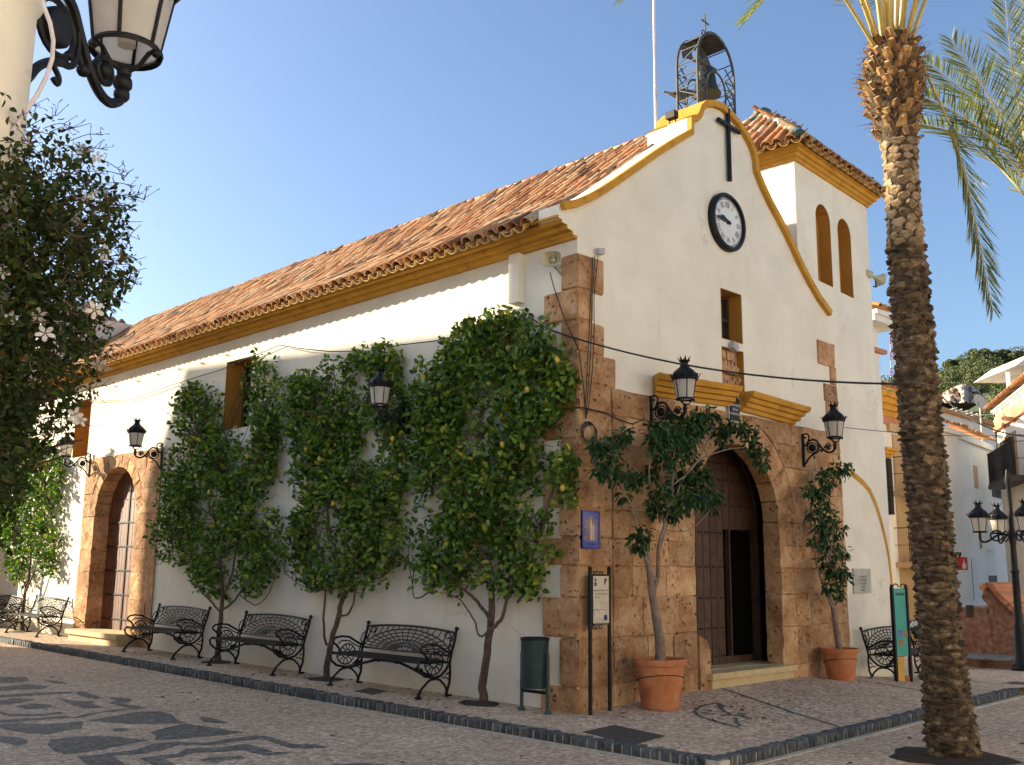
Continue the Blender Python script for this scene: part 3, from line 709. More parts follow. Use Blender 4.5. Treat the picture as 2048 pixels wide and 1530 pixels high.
# ================================================================== roof
EV = Vector((-.42, 0, 5.895)); BR = Vector((1.225, 0, 6.865)); RG = Vector((3.44, 0, 8.56)); AY = Vector((0, 1, 0))
def frame2(a, b): d = (b-a).normalized(); return d, Vector((-d.z, 0, d.x)), (b-a).length
SL, NRM, L1 = frame2(EV, BR); SLU, NRU, L2 = frame2(BR, RG)
m = MB(); e0 = EV - NRM*.03
m.add([tuple(e0+AY*.352), tuple(e0+AY*20), tuple(BR-NRM*.03+AY*20), tuple(BR-NRM*.03+AY*.352), tuple(RG-NRU*.03+AY*20), tuple(RG-NRU*.03+AY*.352), (7.2, .37, 5.9), (7.2, 20, 5.9)], [(0,1,2,3), (3,2,4,5), (5,4,7,6)])
roof = m.build('roof', TILESHEET, church)
def arc_tile(r0, r1, L, seg=6, th=.012, up=True):
    """a half-round tile: along +Y from the low end (r0) to the high end (r1); convex up or hollow up"""
    m = MB(); s_ = 1 if up else -1; V = []
    for (r, y, dz) in ((r0, 0, 0), (r1, L, 0), (r0-th, 0, 0), (r1-th, L, 0)):
        for k in range(seg+1):
            a = math.pi*k/seg; V.append((r*math.cos(a), y, s_*(r*math.sin(a)*.92)))
    n = seg+1; F = []
    for k in range(seg):
        F.append((k, k+1, n+k+1, n+k)); F.append((2*n+k, 2*n+k+1, k+1, k)); F.append((2*n+k+1, 2*n+k, 3*n+k, 3*n+k+1))
    m.add(V, F); return m
def tmat(along, up, nrm): return Matrix((along, up, nrm)).transposed().to_4x4()
cov = [arc_tile(.104, .070, .43, 6, .02).mesh('tile', TILE, 50) for k in range(4)]
eav = arc_tile(.098, .085, .34, up=False).mesh('eave_tile', EAVETILE, 50)
def tiles(org, along, up, nrm, ncol, nrow, pitch, expo, nobj, par, lo=lambda c: 0, hi=lambda c: 99, eave=True, base=.035, big=MB()):
    """covers on a slope: the first nobj columns as objects, the rest joined"""
    M0 = tmat(along, up, nrm); big = MB(); big2 = MB(); proto = arc_tile(.104, .070, .43, 6, .02); pcv = arc_tile(.10, .09, .40, 4, up=False)
    for cI in range(ncol):
        for rI in range(nrow):
            s_ = rI*expo
            if s_ < lo(cI) or s_ + .2 > hi(cI): continue
            p = org + along*((cI+.5)*pitch + U(-.014,.014)) + up*(s_ - .05*(rI == 0) + .02 + U(-.035,.035)) + nrm*(base + U(-.004,.012))
            M = Matrix.Translation(p) @ M0 @ Matrix.Rotation(U(-.045,.045), 4, 'Z') @ Matrix.Rotation(.10+U(-.025,.025), 4, 'X')
            if cI < nobj:
                o = bpy.data.objects.new('tile', random.choice(cov)); COL.objects.link(o); o.matrix_world = M; o.parent = par
            else:
                big.add([M @ Vector(v) for v in proto.v], proto.f)
            M = Matrix.Translation(p + along*pitch*.5 - nrm*.0 + up*.0) @ M0 @ Matrix.Rotation(.05, 4, 'X')
            big2.add([M @ Vector((v[0]*.9, v[1], v[2]*.5)) for v in pcv.v], pcv.f)
        if eave:
            p = org + along*((cI+1)*pitch) - up*.055 + nrm*.045
            o = bpy.data.objects.new('eave_tile', eav); COL.objects.link(o); o.parent = par
            o.matrix_world = Matrix.Translation(p) @ M0 @ Matrix.Rotation(U(-.03,.03), 4, 'Z')
    for b, nm in ((big, 'roof_tiles_far'), (big2, 'channel_tiles')):
        if b.v: struct(b.build(nm, TILE, par, 50), 'stuff')
PIT = .215
tiles(EV + AY*.36, AY, SL, NRM, 90, 6, PIT, .318, 20, roof)
tiles(BR + AY*.36, AY, SLU, NRU, 90, 9, PIT, .29, 20, roof, eave=False)
# the right-hand slope, out of sight from the square
SL2 = Vector((3.44-7.2, 0, 8.56-5.9)).normalized(); N2 = Vector((SL2.z, 0, -SL2.x)) if False else Vector((-SL2.z, 0, SL2.x))*-1
big = MB(); pt = arc_tile(.092, .076, 4.5)
for k in range(80):
    M = Matrix.Translation(Vector((7.1, 20-.12-k*.245, 5.98))) @ tmat(-AY, SL2, N2); big.add([M @ Vector(v) for v in pt.v], pt.f)
struct(big.build('roof_tiles_far', TILE, roof, 50), 'stuff')
# ridge: mortar bed with glazed half-rounds
m = MB(); Q = [(-.19, -.08), (-.12, .07), (0, .12), (.12, .07), (.19, -.08)]
for j in range(40):
    y0 = .74+j*.485; a = [(RG.x+q[0], y0, RG.z+q[1]+U(-.008,.008)) for q in Q]
    if j: m.add(prev+a, [(i, i+1, i+6, i+5) for i in range(4)])
    prev = a
fixn(m.build('ridge_bed', RIDGE, roof))
rm = [arc_tile(.085, .075, .42).mesh('ridge_tile', x, 50) for x in (GLAZE_R, GLAZE_G)]
for j in range(47):
    o = bpy.data.objects.new('ridge_tile', rm[j % 2]); COL.objects.link(o); o.parent = roof
    o.matrix_world = Matrix.Translation((RG.x, .80+j*.40, RG.z+.065)) @ Matrix.Rotation(.03, 4, 'X')
# transept roof, hipped, behind the nave
tp = [(-1.3, 19.6), (8, 19.6), (8, 28), (-1.3, 28)]
m = MB(); m.box(-1.0, 7.6, 19.9, 27.7, -.3, 6.6); m.build('transept_wall', WHITE, church)
m = MB(); m.box(-1.12, 7.7, 19.78, 27.8, 6.3, 6.45); m.box(-1.2, 7.8, 19.7, 27.9, 6.451, 6.62); m.build('transept_cornice', OCHRE, church)
ap = Vector((3.3, 23.8, 9.75)); cs = [Vector((x, y, 6.64)) for x, y in tp]
m = MB(); m.add(cs+[ap], [(0,1,4),(1,2,4),(2,3,4),(3,0,4)]); tr = m.build('transept_roof', TILESHEET, church)
big = MB(); PT = arc_tile(.105, .085, .44, 5)
for a, b, wd_ in ((cs[0], cs[1], 9.3), (cs[3], cs[0], 8.4)):
    al = (b-a).normalized(); mid = (a+b)/2; upv = (ap-mid); hl = upv.length; upv.normalize(); nm_ = al.cross(upv).normalized(); M0 = tmat(al, upv, nm_); n = int(wd_/.26)
    for k in range(n):
        t = (k+.5)/n; h = hl*(1-abs(2*t-1))
        for q in range(int(h/.36)):
            M = Matrix.Translation(a + al*wd_*t + upv*(q*.36+U(-.02,.02)) + nm_*.02) @ M0 @ Matrix.Rotation(.05, 4, 'X'); big.add([M @ Vector(v) for v in PT.v], PT.f)
struct(big.build('transept_tiles', TILE, tr, 50), 'stuff')
# ================================================================== bell tower beside the gable
tower = thing('bell_tower', 'square white tower with blind arches and tiled cap right of the gable', 'tower')
TO = Vector((5.46, .004, 0)); te = Vector((.998, .061, 0)).normalized(); tn = Vector((-te.y, te.x, 0))
def fT(u, v, w): p = TO + te*u + tn*w; return (p.x, p.y, v)
TW, TD, TH = 2.96, 2.75, 8.44
def tx(px, py):                                   # place on the tower's front, measured
    v = ray(px, py); t = ((TO-Vector(CAM)).dot(tn))/Vector(v).dot(tn); p = Vector(CAM)+Vector(v)*t - TO; return (p.dot(te), p.z)
def arched(u0, u1, v0, v1, n=12): r = (u1-u0)/2; return [(u0, v0), (u1, v0)] + arch_pts((u0+u1)/2, r, v1-r, n)
A1 = arched(.73, 1.31, 6.50, 7.93); A2 = arched(1.60, 2.16, 6.48, 7.90)
m = MB(); m.plate(rect(0, TW, -.5, TH), [A1, A2], fT, 0, .4); m.build('front_wall', WHITE, tower)
m = MB(); P = [fT(0, -.5, .4), fT(0, -.5, TD), fT(0, TH, TD), fT(0, TH, .4)]
for uu, fl in ((0, 0), (TW, 1)):
    q = [fT(uu, -.5, .4), fT(uu, -.5, TD), fT(uu, TH, TD), fT(uu, TH, .4)]; m.poly(q if fl else q[::-1])
m.poly([fT(0, -.5, TD), fT(0, TH, TD), fT(TW, TH, TD), fT(TW, -.5, TD)])
fixn(m.build('tower_walls', WHITE, tower))
for A in (A1, A2):
    cu = sum(p[0] for p in A)/len(A); B = [(cu+(p[0]-cu)*.985, p[1]+(.006 if p[1] < 7 else -.006)) for p in A]
    m = MB(); m.plate(B, [], fT, .22, .3); n = len(A)
    V = [fT(*p, .002) for p in B] + [fT(*p, .22) for p in B]; m.add(V, [(i, i+n, (i+1) % n+n, (i+1) % n) for i in range(n)])
    m.build('blind_arch', DKOCHRE, tower)
pr2 = [(0, 0), (.035, 0), (.05, .05), (.085, .06), (.095, .11), (.14, .12), (.155, .175), (.19, .185), (.19, .22)]
m = MB(); rings = []
for o_, z in pr2: rings.append([fT(-o_, TH-.02+z, -o_), fT(TW+o_, TH-.02+z, -o_), fT(TW+o_, TH-.02+z, TD+o_), fT(-o_, TH-.02+z, TD+o_)])
for a, b in zip(rings, rings[1:]): m.add(a+b, [(i, (i+1) % 4, (i+1) % 4+4, i+4) for i in range(4)])
m.poly(rings[-1]); fixn(m.build('tower_cornice', OCHRE, tower))
OV = .25; ez = TH+.22; c4 = [Vector(fT(*q)) for q in ((-OV, ez, -OV), (TW+OV, ez, -OV), (TW+OV, ez, TD+OV), (-OV, ez, TD+OV))]; tap = Vector((6.87, 1.39, 10.06))
m = MB(); m.add(c4+[tap], [(0,1,4),(1,2,4),(2,3,4),(3,0,4),(3,2,1,0)]); tro = m.build('tower_roof', TILESHEET, tower)
for i, j, nob in ((3, 0, 99), (0, 1, 99), (1, 2, 0)):
    a, b = c4[i], c4[j]; al = (b-a).normalized(); W_ = (b-a).length; mid = (a+b)/2; up_ = tap-mid; up_ -= al*up_.dot(al); hl = up_.length; up_.normalize(); nm_ = al.cross(up_).normalized()
    nc = int(W_/.225); half = W_/2
    tiles(a + al*(W_-nc*.225)/2, al, up_, nm_, nc, int(hl/.33)+1, .225, .33, nob, tro, hi=lambda c, nc=nc, hl=hl: hl*(1-abs(2*(c+.5)/nc-1))+.12, eave=nob > 0)
m = MB()
for k in range(4):
    a = c4[k]; n = 7
    for i in range(n):
        p = a.lerp(tap, i/n+.02); q = a.lerp(tap, (i+1)/n+.05)
        mm = MB(); mm.tube([p+Vector((0,0,.06)), q+Vector((0,0,.085))], [.10, .085], 8); mm.build('hip_tile', RIDGE if (i % 2) else GLAZE_G, tro, 50)
m = MB(); m.lathe([(.16, 0), (.14, .12), (.07, .2), (.02, .24)], 8, tap + Vector((0,0,-.05))); m.build('finial', RIDGE, tro)
# ochre painted arch band and blind arch of the tower's foot
bu, bz = [], []
for p in ((1700,938),(1712,948),(1726,960),(1740,977),(1752,1003),(1763,1038),(1772,1075),(1779,1115),(1784,1160),(1786,1200)): u, v = tx(*p); bu.append((u, v))
bu.append((bu[-1][0]+.004, -.2)); bi = offs(bu, -.10); m = MB()
for i in range(len(bu)-1): m.poly([fT(*bu[i], -.008), fT(*bu[i+1], -.008), fT(*bi[i+1], -.008), fT(*bi[i], -.008)])
fixn(m.build('painted_arch', OCHRE, tower))
# ================================================================== things fixed to the church
def wall_text(par, s, size, u, v, fn, w, mat, align='CENTER', name='lettering'):
    me = text_mesh(s, size, lambda x, y, z: fn(u+x, v+y, w), 0, align); return link(name, me, mat, par)
# clock
ck = thing('wall_clock', 'round white clock with roman numerals and thick black rim on the gable', 'clock'); CC = (3.33, 6.78); CRD = .45
m = MB(); m.lathe([(CRD, 0), (CRD, .07), (CRD-.025, .095), (CRD-.062, .095), (CRD-.07, .05)], 48, (CC[0], -.001, CC[1]), False, False, ax=(0, -1, 0)); m.build('rim', IRON, ck, 40)
m = MB(); m.lathe([(CRD-.05, 0), (CRD-.066, .045)], 48, (CC[0], -.002, CC[1]), False, True, ax=(0, -1, 0)); m.build('dial', simple('clock dial', [(.3, (.62, .64, .62)), (.7, (.74, .75, .73))], 3, .5), ck)
m = MB()
for k in range(60):
    a = math.radians(6*k); r0, r1 = (.348, .374); dv = Vector((math.sin(a), 0, math.cos(a))); c0 = Vector((CC[0], -.050, CC[1])); m.bar(c0+dv*r0, c0+dv*r1, .012 if k % 5 else .02, .004, (0, 1, 0))
m.build('minute_marks', INK, ck)
for k, s_ in enumerate(['XII','I','II','III','IIII','V','VI','VII','VIII','IX','X','XI']):
    a = math.radians(30*k); ca, sa = math.cos(a), math.sin(a)
    def f(x, y, z, a=a, ca=ca, sa=sa): yy = y+.27; xx = x*.75; return (CC[0] + xx*ca + yy*sa, -.052, CC[1] - xx*sa + yy*ca)
    link('numeral', text_mesh(s_, .135, f), INK, ck)
for ang, ln, wd_, nm in ((290, .22, .035, 'hour_hand'), (276, .33, .026, 'minute_hand')):
    a = math.radians(ang); dv = Vector((math.sin(a), 0, math.cos(a))); sd = Vector((math.cos(a), 0, -math.sin(a))); c0 = Vector((CC[0], -.066 if nm[0] == 'h' else -.074, CC[1])); m = MB()
    m.add([c0-dv*.06-sd*wd_*.6, c0-dv*.06+sd*wd_*.6, c0+dv*ln*.6+sd*wd_, c0+dv*ln, c0+dv*ln*.6-sd*wd_], [(0,1,2,3,4)]); m.build(nm, IRON, ck)
m = MB(); m.lathe([(.03, 0), (.025, .03)], 12, (CC[0], -.05, CC[1]), ax=(0, -1, 0)); m.build('hub', IRON, ck)
# wall cross
cr = thing('wall_cross', 'tall black wooden cross fixed to the gable above the clock', 'cross')
m = MB(); m.tube([(3.42, -.05, 7.46), (3.42, -.05, 8.62)], .036, 8); m.build('upright', IRON, cr, 40)
m = MB(); m.tube([(3.13, -.06, 8.36), (3.71, -.06, 8.33)], .036, 8); m.build('crossbar', IRON, cr, 40)
# bell cage
cg = thing('bell_cage', 'grey iron lattice bell cage with a small cross on the gable top', 'bell cage')
cx, y0, y1, hw, zb, zs_, zt = 3.385, .12, .50, .50, 8.45, 9.33, 9.92
def cage_arch(h, zs0, zt0, n=14, bot=zb): return [(-h, bot)] + [(-h*math.cos(math.pi*i/n), zs0+(zt0-zs0)*math.sin(math.pi*i/n)) for i in range(n+1)] + [(h, bot)]
OUT = cage_arch(hw, zs_, zt); INN = cage_arch(.25, 8.98, 9.28)
for y in (y1, y0):
    m = MB(); m.tube([(cx+u, y, v) for u, v in OUT], .024, 6); m.build('arch_bar', BELLIRON, cg, 40)
    m = MB(); m.tube([(cx+u, y, v) for u, v in INN], .016, 6); m.build('inner_arch_bar', BELLIRON, cg, 40)
    for s_ in (-1, 1):
        for k in range(4):
            z0_, z1_ = zb+.1+k*.22, zb+.1+(k+1)*.22
            for a, b in (((.5, z0_), (.25, z0_)), ((.5, z0_), (.25, z1_)), ((.25, z0_), (.5, z1_))):
                mm = MB(); mm.bar((cx+s_*a[0], y, a[1]), (cx+s_*b[0], y, b[1]), .014, .014); mm.build('brace', BELLIRON, cg)
    # sheet hood between the two arches, with two cut-outs
    A = [p for p in OUT if p[1] >= 9.60]; 
    hole = [(.0+.10*math.cos(t), 9.71+.09*math.sin(t)) for t in np.linspace(0, 2*math.pi, 12, endpoint=False)]
    q = [(u*.97, v-.01) for u, v in A] + [(.36, 9.52), (.27, 9.56), (.14, 9.585), (0, 9.59), (-.14, 9.585), (-.27, 9.56), (-.36, 9.52)]
    if y == y0: continue
    mm = MB(); mm.plate(q[::-1], [hole], lambda u, v, w: (cx+u, w, v), y-.006, y+.006); fixn(mm.build('hood_plate', BELLIRON, cg))
m = MB(); A = [p for p in OUT if p[1] >= 9.78]
for a, b in zip(A, A[1:]): m.add([(cx+a[0], y0, a[1]+.012), (cx+b[0], y0, b[1]+.012), (cx+b[0], y1, b[1]+.012), (cx+a[0], y1, a[1]+.012)], [(0,1,2,3)])
m.build('hood', BELLIRON, cg)
for s_ in (-1, 1):
    x = cx+s_*hw
    for k in range(5):
        z0_, z1_ = zb+.08+k*.2, zb+.08+(k+1)*.2
        for p, q in (((x, y0, z0_), (x, y1, z0_)), ((x, y0, z0_), (x, y1, z1_)) if k % 2 else ((x, y1, z0_), (x, y0, z1_))):
            mm = MB(); mm.bar(p, q, .014, .014); mm.build('brace', BELLIRON, cg)
    for t in (25, 50):
        u = hw*math.cos(math.radians(t)); z = zs_+(zt-zs_)*math.sin(math.radians(t)); mm = MB(); mm.bar((cx+s_*u, y0, z), (cx+s_*u, y1, z), .014, .014); mm.build('brace', BELLIRON, cg)
m = MB(); m.tube([(cx, .30, 9.9), (cx, .30, 10.34)], .014, 6); m.tube([(cx-.10, .30, 10.22), (cx+.10, .30, 10.20)], .014, 6)
for s_ in (-1, 1): m.tube([(cx+s_*(.05-.045*math.cos(t)), .30, 10.0+.05*math.sin(t)) for t in np.linspace(0, 5, 10)], .009, 5); m.ball((cx+s_*.10, .30, 9.98), .02)
m.build('top_cross', BELLIRON, cg, 40)
m = MB(); m.lathe([(.235, 0), (.23, .02), (.20, .07), (.17, .16), (.15, .30), (.135, .39), (.10, .45), (.03, .48)], 20, (cx, .31, 8.97), True, True)
bell = tag(m.build('bell', BRONZE, None, 35), 'weathered bronze bell hanging inside the iron cage', 'bell')
m = MB(); m.lathe([(.205, -.001), (.03, .25)], 16, (cx, .31, 8.972), False, False); m.build('bell_inside', CABLE, bell)
m = MB(); m.tube([(cx, .31, 8.91), (cx, .31, 9.2)], .012, 6); m.ball((cx, .31, 8.93), .035); m.build('clapper', BELLIRON, bell)
m = MB(); m.bar((cx-.28, .31, 9.48), (cx+.28, .31, 9.48), .05, .05); m.build('yoke', DOORWOOD, bell)
m = MB(); P = [on_y(*p, y=.66) for p in ((1343,186),(1368,200),(1396,182),(1362,176))]
m.add([tuple(p) for p in P] + [(p.x+.05, p.y+.10, p.z+.03) for p in P], [(0,1,2,3),(7,6,5,4),(0,3,7,4),(1,5,6,2),(3,2,6,7),(0,4,5,1)]); m.bar(on_y(1326,183,.68), on_y(1345,187,.68), .025, .02)
tag(fixn(m.build('bell_lever', simple('weathered lever', [(.3, (.10, .085, .07)), (.7, (.25, .22, .18))], 9, .8))), 'wedge shaped bell lever sticking out behind the bell cage', 'bell lever')
# flag pole behind the gable, flood light
m = MB(); m.tube([(3.1, 1.08, 8.3), (3.1, 1.08, 12.6)], [.026, .022], 8)
tag(m.build('flag_pole', STEEL, None, 40), 'thin pale metal pole rising behind the gable', 'pole')
fl = thing('flood_light', 'small black flood light on the ochre coping of the gable', 'flood light'); p = on_x(1343,232,2.45)
m = MB(); m.box(p.x-.06, p.x+.05, p.y-.09, p.y+.07, p.z-.05, p.z+.06); m.build('housing', IRON, fl)
m = MB(); m.tube([(p.x, p.y-.06, p.z), (p.x+.03, p.y-.06, p.z-.13)], .012, 6); m.tube([(p.x, p.y+.05, p.z), (p.x+.03, p.y+.05, p.z-.13)], .012, 6); m.build('bracket', IRON, fl)
# horn loudspeakers
def horn(name, label, c, dirv, w, h, L):
    t = thing(name, label, 'loudspeaker'); dv = Vector(dirv).normalized(); sx = dv.cross(Vector((0,0,1))).normalized(); sz = sx.cross(dv); c = Vector(c)
    def ring(r, d, k=1.0): return [c + dv*d + sx*(r*w*math.copysign(abs(math.cos(a))**.6, math.cos(a))) + sz*(r*h*math.copysign(abs(math.sin(a))**.6, math.sin(a))) for a in np.linspace(0, 2*math.pi, 20, endpoint=False)]
    m = MB(); R = [ring(.16, -L), ring(.22, -L*.6), ring(.45, -L*.3), ring(1, 0), ring(.97, .005), ring(.42, -L*.28), ring(.2, -L*.5)]
    for a, b in zip(R, R[1:]): m.add(a+b, [(i, (i+1) % 20, (i+1) % 20+20, i+20) for i in range(20)])
    m.poly(R[-1]); fixn(m.build('horn', HORN, t, 40))
    m = MB(); m.lathe([(.035, 0), (.035, .06), (.015, .07)], 10, c-dv*L*.5, ax=dv); m.lathe([(.07, -.12), (.08, 0)], 10, c-dv*L*.95, ax=dv); m.build('driver', HORN, t, 40)
    return t
p = on_x(1103, 518, -.30); hs = horn('horn_loudspeaker', 'beige horn loudspeaker under the eave at the church corner', p, (-.75, -.45, -.12), .125, .10, .30)
m = MB(); m.bar(p+Vector((.1,.05,-.05)), (0, p.y+.1, p.z-.12), .025, .02); m.build('bracket', GREY, hs)
p = Vector(fT(TW+.12, 0, -.05)); p.z = on_y(1755, 582, .4).z; h2 = horn('horn_loudspeaker', 'pale horn loudspeaker on the right edge of the tower', p+Vector((.1,-.05,.05)), (.9, -.25, -.2), .13, .12, .30)
m = MB(); m.tube([p+Vector((-.1,0,-.1)), p+Vector((0,0,-.1)), p+Vector((0,0,.05))], .015, 6); m.build('bracket', IRON, h2)
# cable duct on the side wall, below the eave
m = MB(); a, b = on_x(1028, 517), on_x(1048, 517); m.box(-.10, .0, b.y, a.y, 5.07, 5.735)
tag(m.build('cable_duct', WHITE), 'white boxed duct running down from the eave beside the loudspeaker', 'duct')
# little street plaque over the door
sg = thing('street_plaque', 'small black plaque with white letters above the portal arch', 'plaque'); c0 = on_y(1470, 818, -.06)
m = MB(); m.plate([(c0.x-.115, c0.z-.17), (c0.x+.115, c0.z-.17), (c0.x+.115, c0.z+.15), (c0.x+.06, c0.z+.175), (c0.x-.06, c0.z+.175), (c0.x-.115, c0.z+.15)], [], fF, -.065, -.03); m.build('board', IRON, sg)
m = MB(); m.plate(rect(c0.x-.14, c0.x+.14, c0.z-.2, c0.z+.19), [], fF, -.045, -.02); m.build('surround', MARBLE, sg)
for s_, dz in (('PARROQUIA', .055), ('DE LA', -.01), ('ENCARNACION', -.075)): wall_text(sg, s_, .046 if len(s_) > 9 else .05, c0.x, c0.z+dz, fF, -.067, WLET)
# blue tile picture
tp_ = thing('tile_picture', 'blue glazed tile picture of figures under an arch on the corner stone', 'tile picture'); a, b = on_y(1163, 1020, -.05), on_y(1199, 1098, -.05)
u0, u1, v1_, v0_ = a.x, b.x, a.z, b.z
m = MB(); m.plate(rect(u0, u1, v0_, v1_), [], fF, -.055, -.02); m.build('tile_panel', BLUE, tp_)
m = MB()
for q in (rect(u0, u0+.02, v0_, v1_), rect(u1-.02, u1, v0_, v1_), rect(u0+.02, u1-.02, v0_, v0_+.02), rect(u0+.02, u1-.02, v1_-.02, v1_)): m.plate(q, [], fF, -.062, -.02)
m.build('tile_border', simple('deep blue glaze', [(.3, (.018, .022, .20)), (.7, (.03, .04, .28))], 9, .3), tp_)
uc = (u0+u1)/2; m = MB(); m.plate(arched(uc-.11, uc+.11, v0_+.09, v1_-.07), [], fF, -.0575, -.05); m.build('picture_ground', simple('picture ground', [(.3, (.10, .07, .06)), (.5, (.22, .16, .12)), (.7, (.40, .38, .40))], 45, .4), tp_)
for k, (du, h, cc) in enumerate(((-.075, .17, (.30, .10, .07)), (-.04, .20, (.12, .13, .25)), (0, .25, (.52, .33, .22)), (.045, .20, (.33, .36, .44)), (.08, .16, (.28, .12, .06)))):
    m = MB(); m.plate([(uc+du-.018, v0_+.095), (uc+du+.018, v0_+.095), (uc+du+.02, v0_+.09+h*.7), (uc+du+.01, v0_+.09+h), (uc+du-.01, v0_+.09+h), (uc+du-.02, v0_+.09+h*.7)], [], fF, -.0595, -.056); m.build('painted_figure', simple('figure glaze', [(.3, cc), (.7, tuple(x*1.3 for x in cc))], 30, .4), tp_)
wall_text(tp_, 'HERMANDAD', .034, uc, v0_+.055, fF, -.0575, INK)
# marble plaque on the tower foot
mp_ = thing('marble_plaque', 'grey marble plaque with engraved lines on the tower foot', 'plaque'); (ua, va), (ub, vb) = tx(1703, 1137), tx(1740, 1186)
m = MB(); m.plate(rect(ua, ub, vb, va), [], fT, -.03, .0); m.build('slab', MARBLE, mp_)
for k, s_ in enumerate(('En memoria', 'de los vecinos', 'de esta villa', 'que la', 'cuidaron')): wall_text(mp_, s_, .06, (ua+ub)/2, va-.13-.055*k, fT, -.032, INK)
# ------------------------------------------------------------------ lanterns
def lantern_parts(par, S=1.0, off=(0, 0, 0)):
    o = Vector(off); gl = [(.105*S, 0), (.145*S, .25*S)]
    m = MB(); m.lathe(gl, 24, o+Vector((0,0,.0)), False, False); m.build('glass', FROST, par, 40)
    m = MB(); m.lathe([(.118*S, -.012*S), (.122*S, 0), (.112*S, .014*S), (.10*S, .0)], 24, o, False, False); m.build('lower_ring', IRON, par, 40); m = MB(); m.lathe([(.155*S, .24*S), (.168*S, .25*S), (.165*S, .285*S), (.15*S, .29*S)], 24, o, False, False)
    m.build('upper_ring', IRON, par, 40)
    for k in range(6):
        a = math.pi/3*k+.3; ca, sa = math.cos(a), math.sin(a); mm = MB(); mm.tube([o+Vector((.107*S*ca, .107*S*sa, 0)), o+Vector((.148*S*ca, .148*S*sa, .25*S))], .0075*S, 5); mm.build('glazing_bar', IRON, par, 40)
    m = MB(); m.lathe([(.16*S, .285*S), (.165*S, .30*S), (.15*S, .335*S), (.115*S, .375*S), (.07*S, .41*S), (.052*S, .44*S), (.048*S, .475*S), (.075*S, .50*S), (.06*S, .505*S)], 24, o, True, True); cap = m.build('cap', IRON, par, 50)
    m = MB()
    for k in range(12):
        a = 2*math.pi*k/12; dv = Vector((math.cos(a), math.sin(a), 0)); sd = Vector((-dv.y, dv.x, 0)); h = .075 if k % 2 else .055
        m.add([o+dv*.168*S-sd*.038*S+Vector((0,0,.26*S)), o+dv*.168*S+sd*.038*S+Vector((0,0,.26*S)), o+dv*.19*S+sd*.022*S+Vector((0,0,.31*S)), o+dv*.215*S+Vector((0,0,(.26+h)*S)), o+dv*.19*S-sd*.022*S+Vector((0,0,.31*S))], [(0,1,2,3,4)])
    m.build('leaf_crest', IRON, cap)
    m = MB()
    for k in range(8):
        a = 2*math.pi*k/8; dv = Vector((math.cos(a), math.sin(a), 0)); sd = Vector((-dv.y, dv.x, 0))
        m.add([o+dv*.06*S-sd*.022*S+Vector((0,0,.49*S)), o+dv*.06*S+sd*.022*S+Vector((0,0,.49*S)), o+dv*.095*S+Vector((0,0,.56*S))], [(0,1,2)])
    m.build('crown', IRON, cap)
    m = MB(); m.tube([o+Vector((0,0,.02*S)), o+Vector((0,0,.13*S))], .03*S, 8); m.build('lamp_bulb', FROST, par, 40)
def wall_lantern(label, group=None):
    """bracket lantern: local x points away from the wall, z=0 at the foot of the wall plate"""
    t = thing('wall_lantern', label, 'lantern', group=group)
    def Zp(X, Y): return ((X-85)/1300, 0, (1530-Y)/1434)
    m = MB(); m.box(0, .018, -.028, .028, 0, .525); m.box(-.002, .03, -.018, .018, .02, .51); m.build('wall_plate', IRON, t)
    arm = MB()
    def T(L, r, n=7): arm.tube([Zp(*p) for p in L], r, n)
    def sm(L, k=4):
        P = [Vector(p) for p in L]; out = []
        for i in range(len(P)-1):
            a, b, c_, d_ = P[max(i-1,0)], P[i], P[i+1], P[min(i+2, len(P)-1)]
            for j in range(k):
                s_ = j/k; out.append(.5*((2*b) + (c_-a)*s_ + (2*a-5*b+4*c_-d_)*s_*s_ + (3*b-a-3*c_+d_)*s_**3))
        return [tuple(p) for p in out] + [tuple(P[-1])]
    T(sm([(110,1040),(170,1030),(230,950),(310,925),(390,950),(460,1050),(530,1150),(610,1220),(690,1240),(770,1200),(800,1130),(800,1060)]), .017)
    T(sm([(95,800),(160,775),(220,805),(238,870),(205,960),(165,1050)]), .013); T(sm([(95,1490),(160,1420),(210,1340),(290,1270),(380,1225)]), .014); T(sm([(290,1270),(345,1310),(340,1345),(310,1335)]), .009)
    T(sm([(440,1040),(450,1130),(420,1215),(350,1240)]), .011); T(sm([(450,1130),(500,1190),(540,1170)]), .010)
    T([(300+118*math.cos(a), 1105+118*math.sin(a)) for a in np.linspace(0, 2*math.pi, 22)], .010, 6)
    T([(650+58*math.cos(a), 1105+62*math.sin(a)) for a in np.linspace(.6, 2*math.pi+.3, 16)], .010, 6); T(sm([(560,1130),(590,1090),(600,1110)]), .010)
    for p, r in (((155,860), .018), ((650,1110), .03), ((500,1190), .022), ((395,1180), .016), ((795,1090), .034), ((795,1150), .028), ((800,1030), .026)): arm.ball(Zp(*p), r, 8, 5)
    c_ = Zp(300, 1105); arm.lathe([(.05, -.022), (.062, -.012), (.062, .012), (.05, .022)], 16, c_, ax=(0, 1, 0))
    for a in range(3):
        an = 2*math.pi*a/3+.5; top = Vector((.55+.112*math.cos(an), .112*math.sin(an), .42)); arm.tube([Vector((.55, 0, .345)), Vector((.55+.05*math.cos(an), .05*math.sin(an), .365)), Vector((.55+.085*math.cos(an), .085*math.sin(an), .41)), top], .0085, 5); arm.ball(top+Vector((0,0,-.012)), .016, 6, 4)
    arm.build('scroll_arm', IRON, t, 50)
    lantern_parts(t, 1.0, (.55, 0, .425))
    return t
L0 = wall_lantern('wall lantern on the facade left of the church portal', 'black wall lanterns'); L0.location = (on_y(1298, 870, 0).x, -.035, on_y(1298, 872, 0).z); L0.rotation_euler = (0, 0, -math.pi/2)
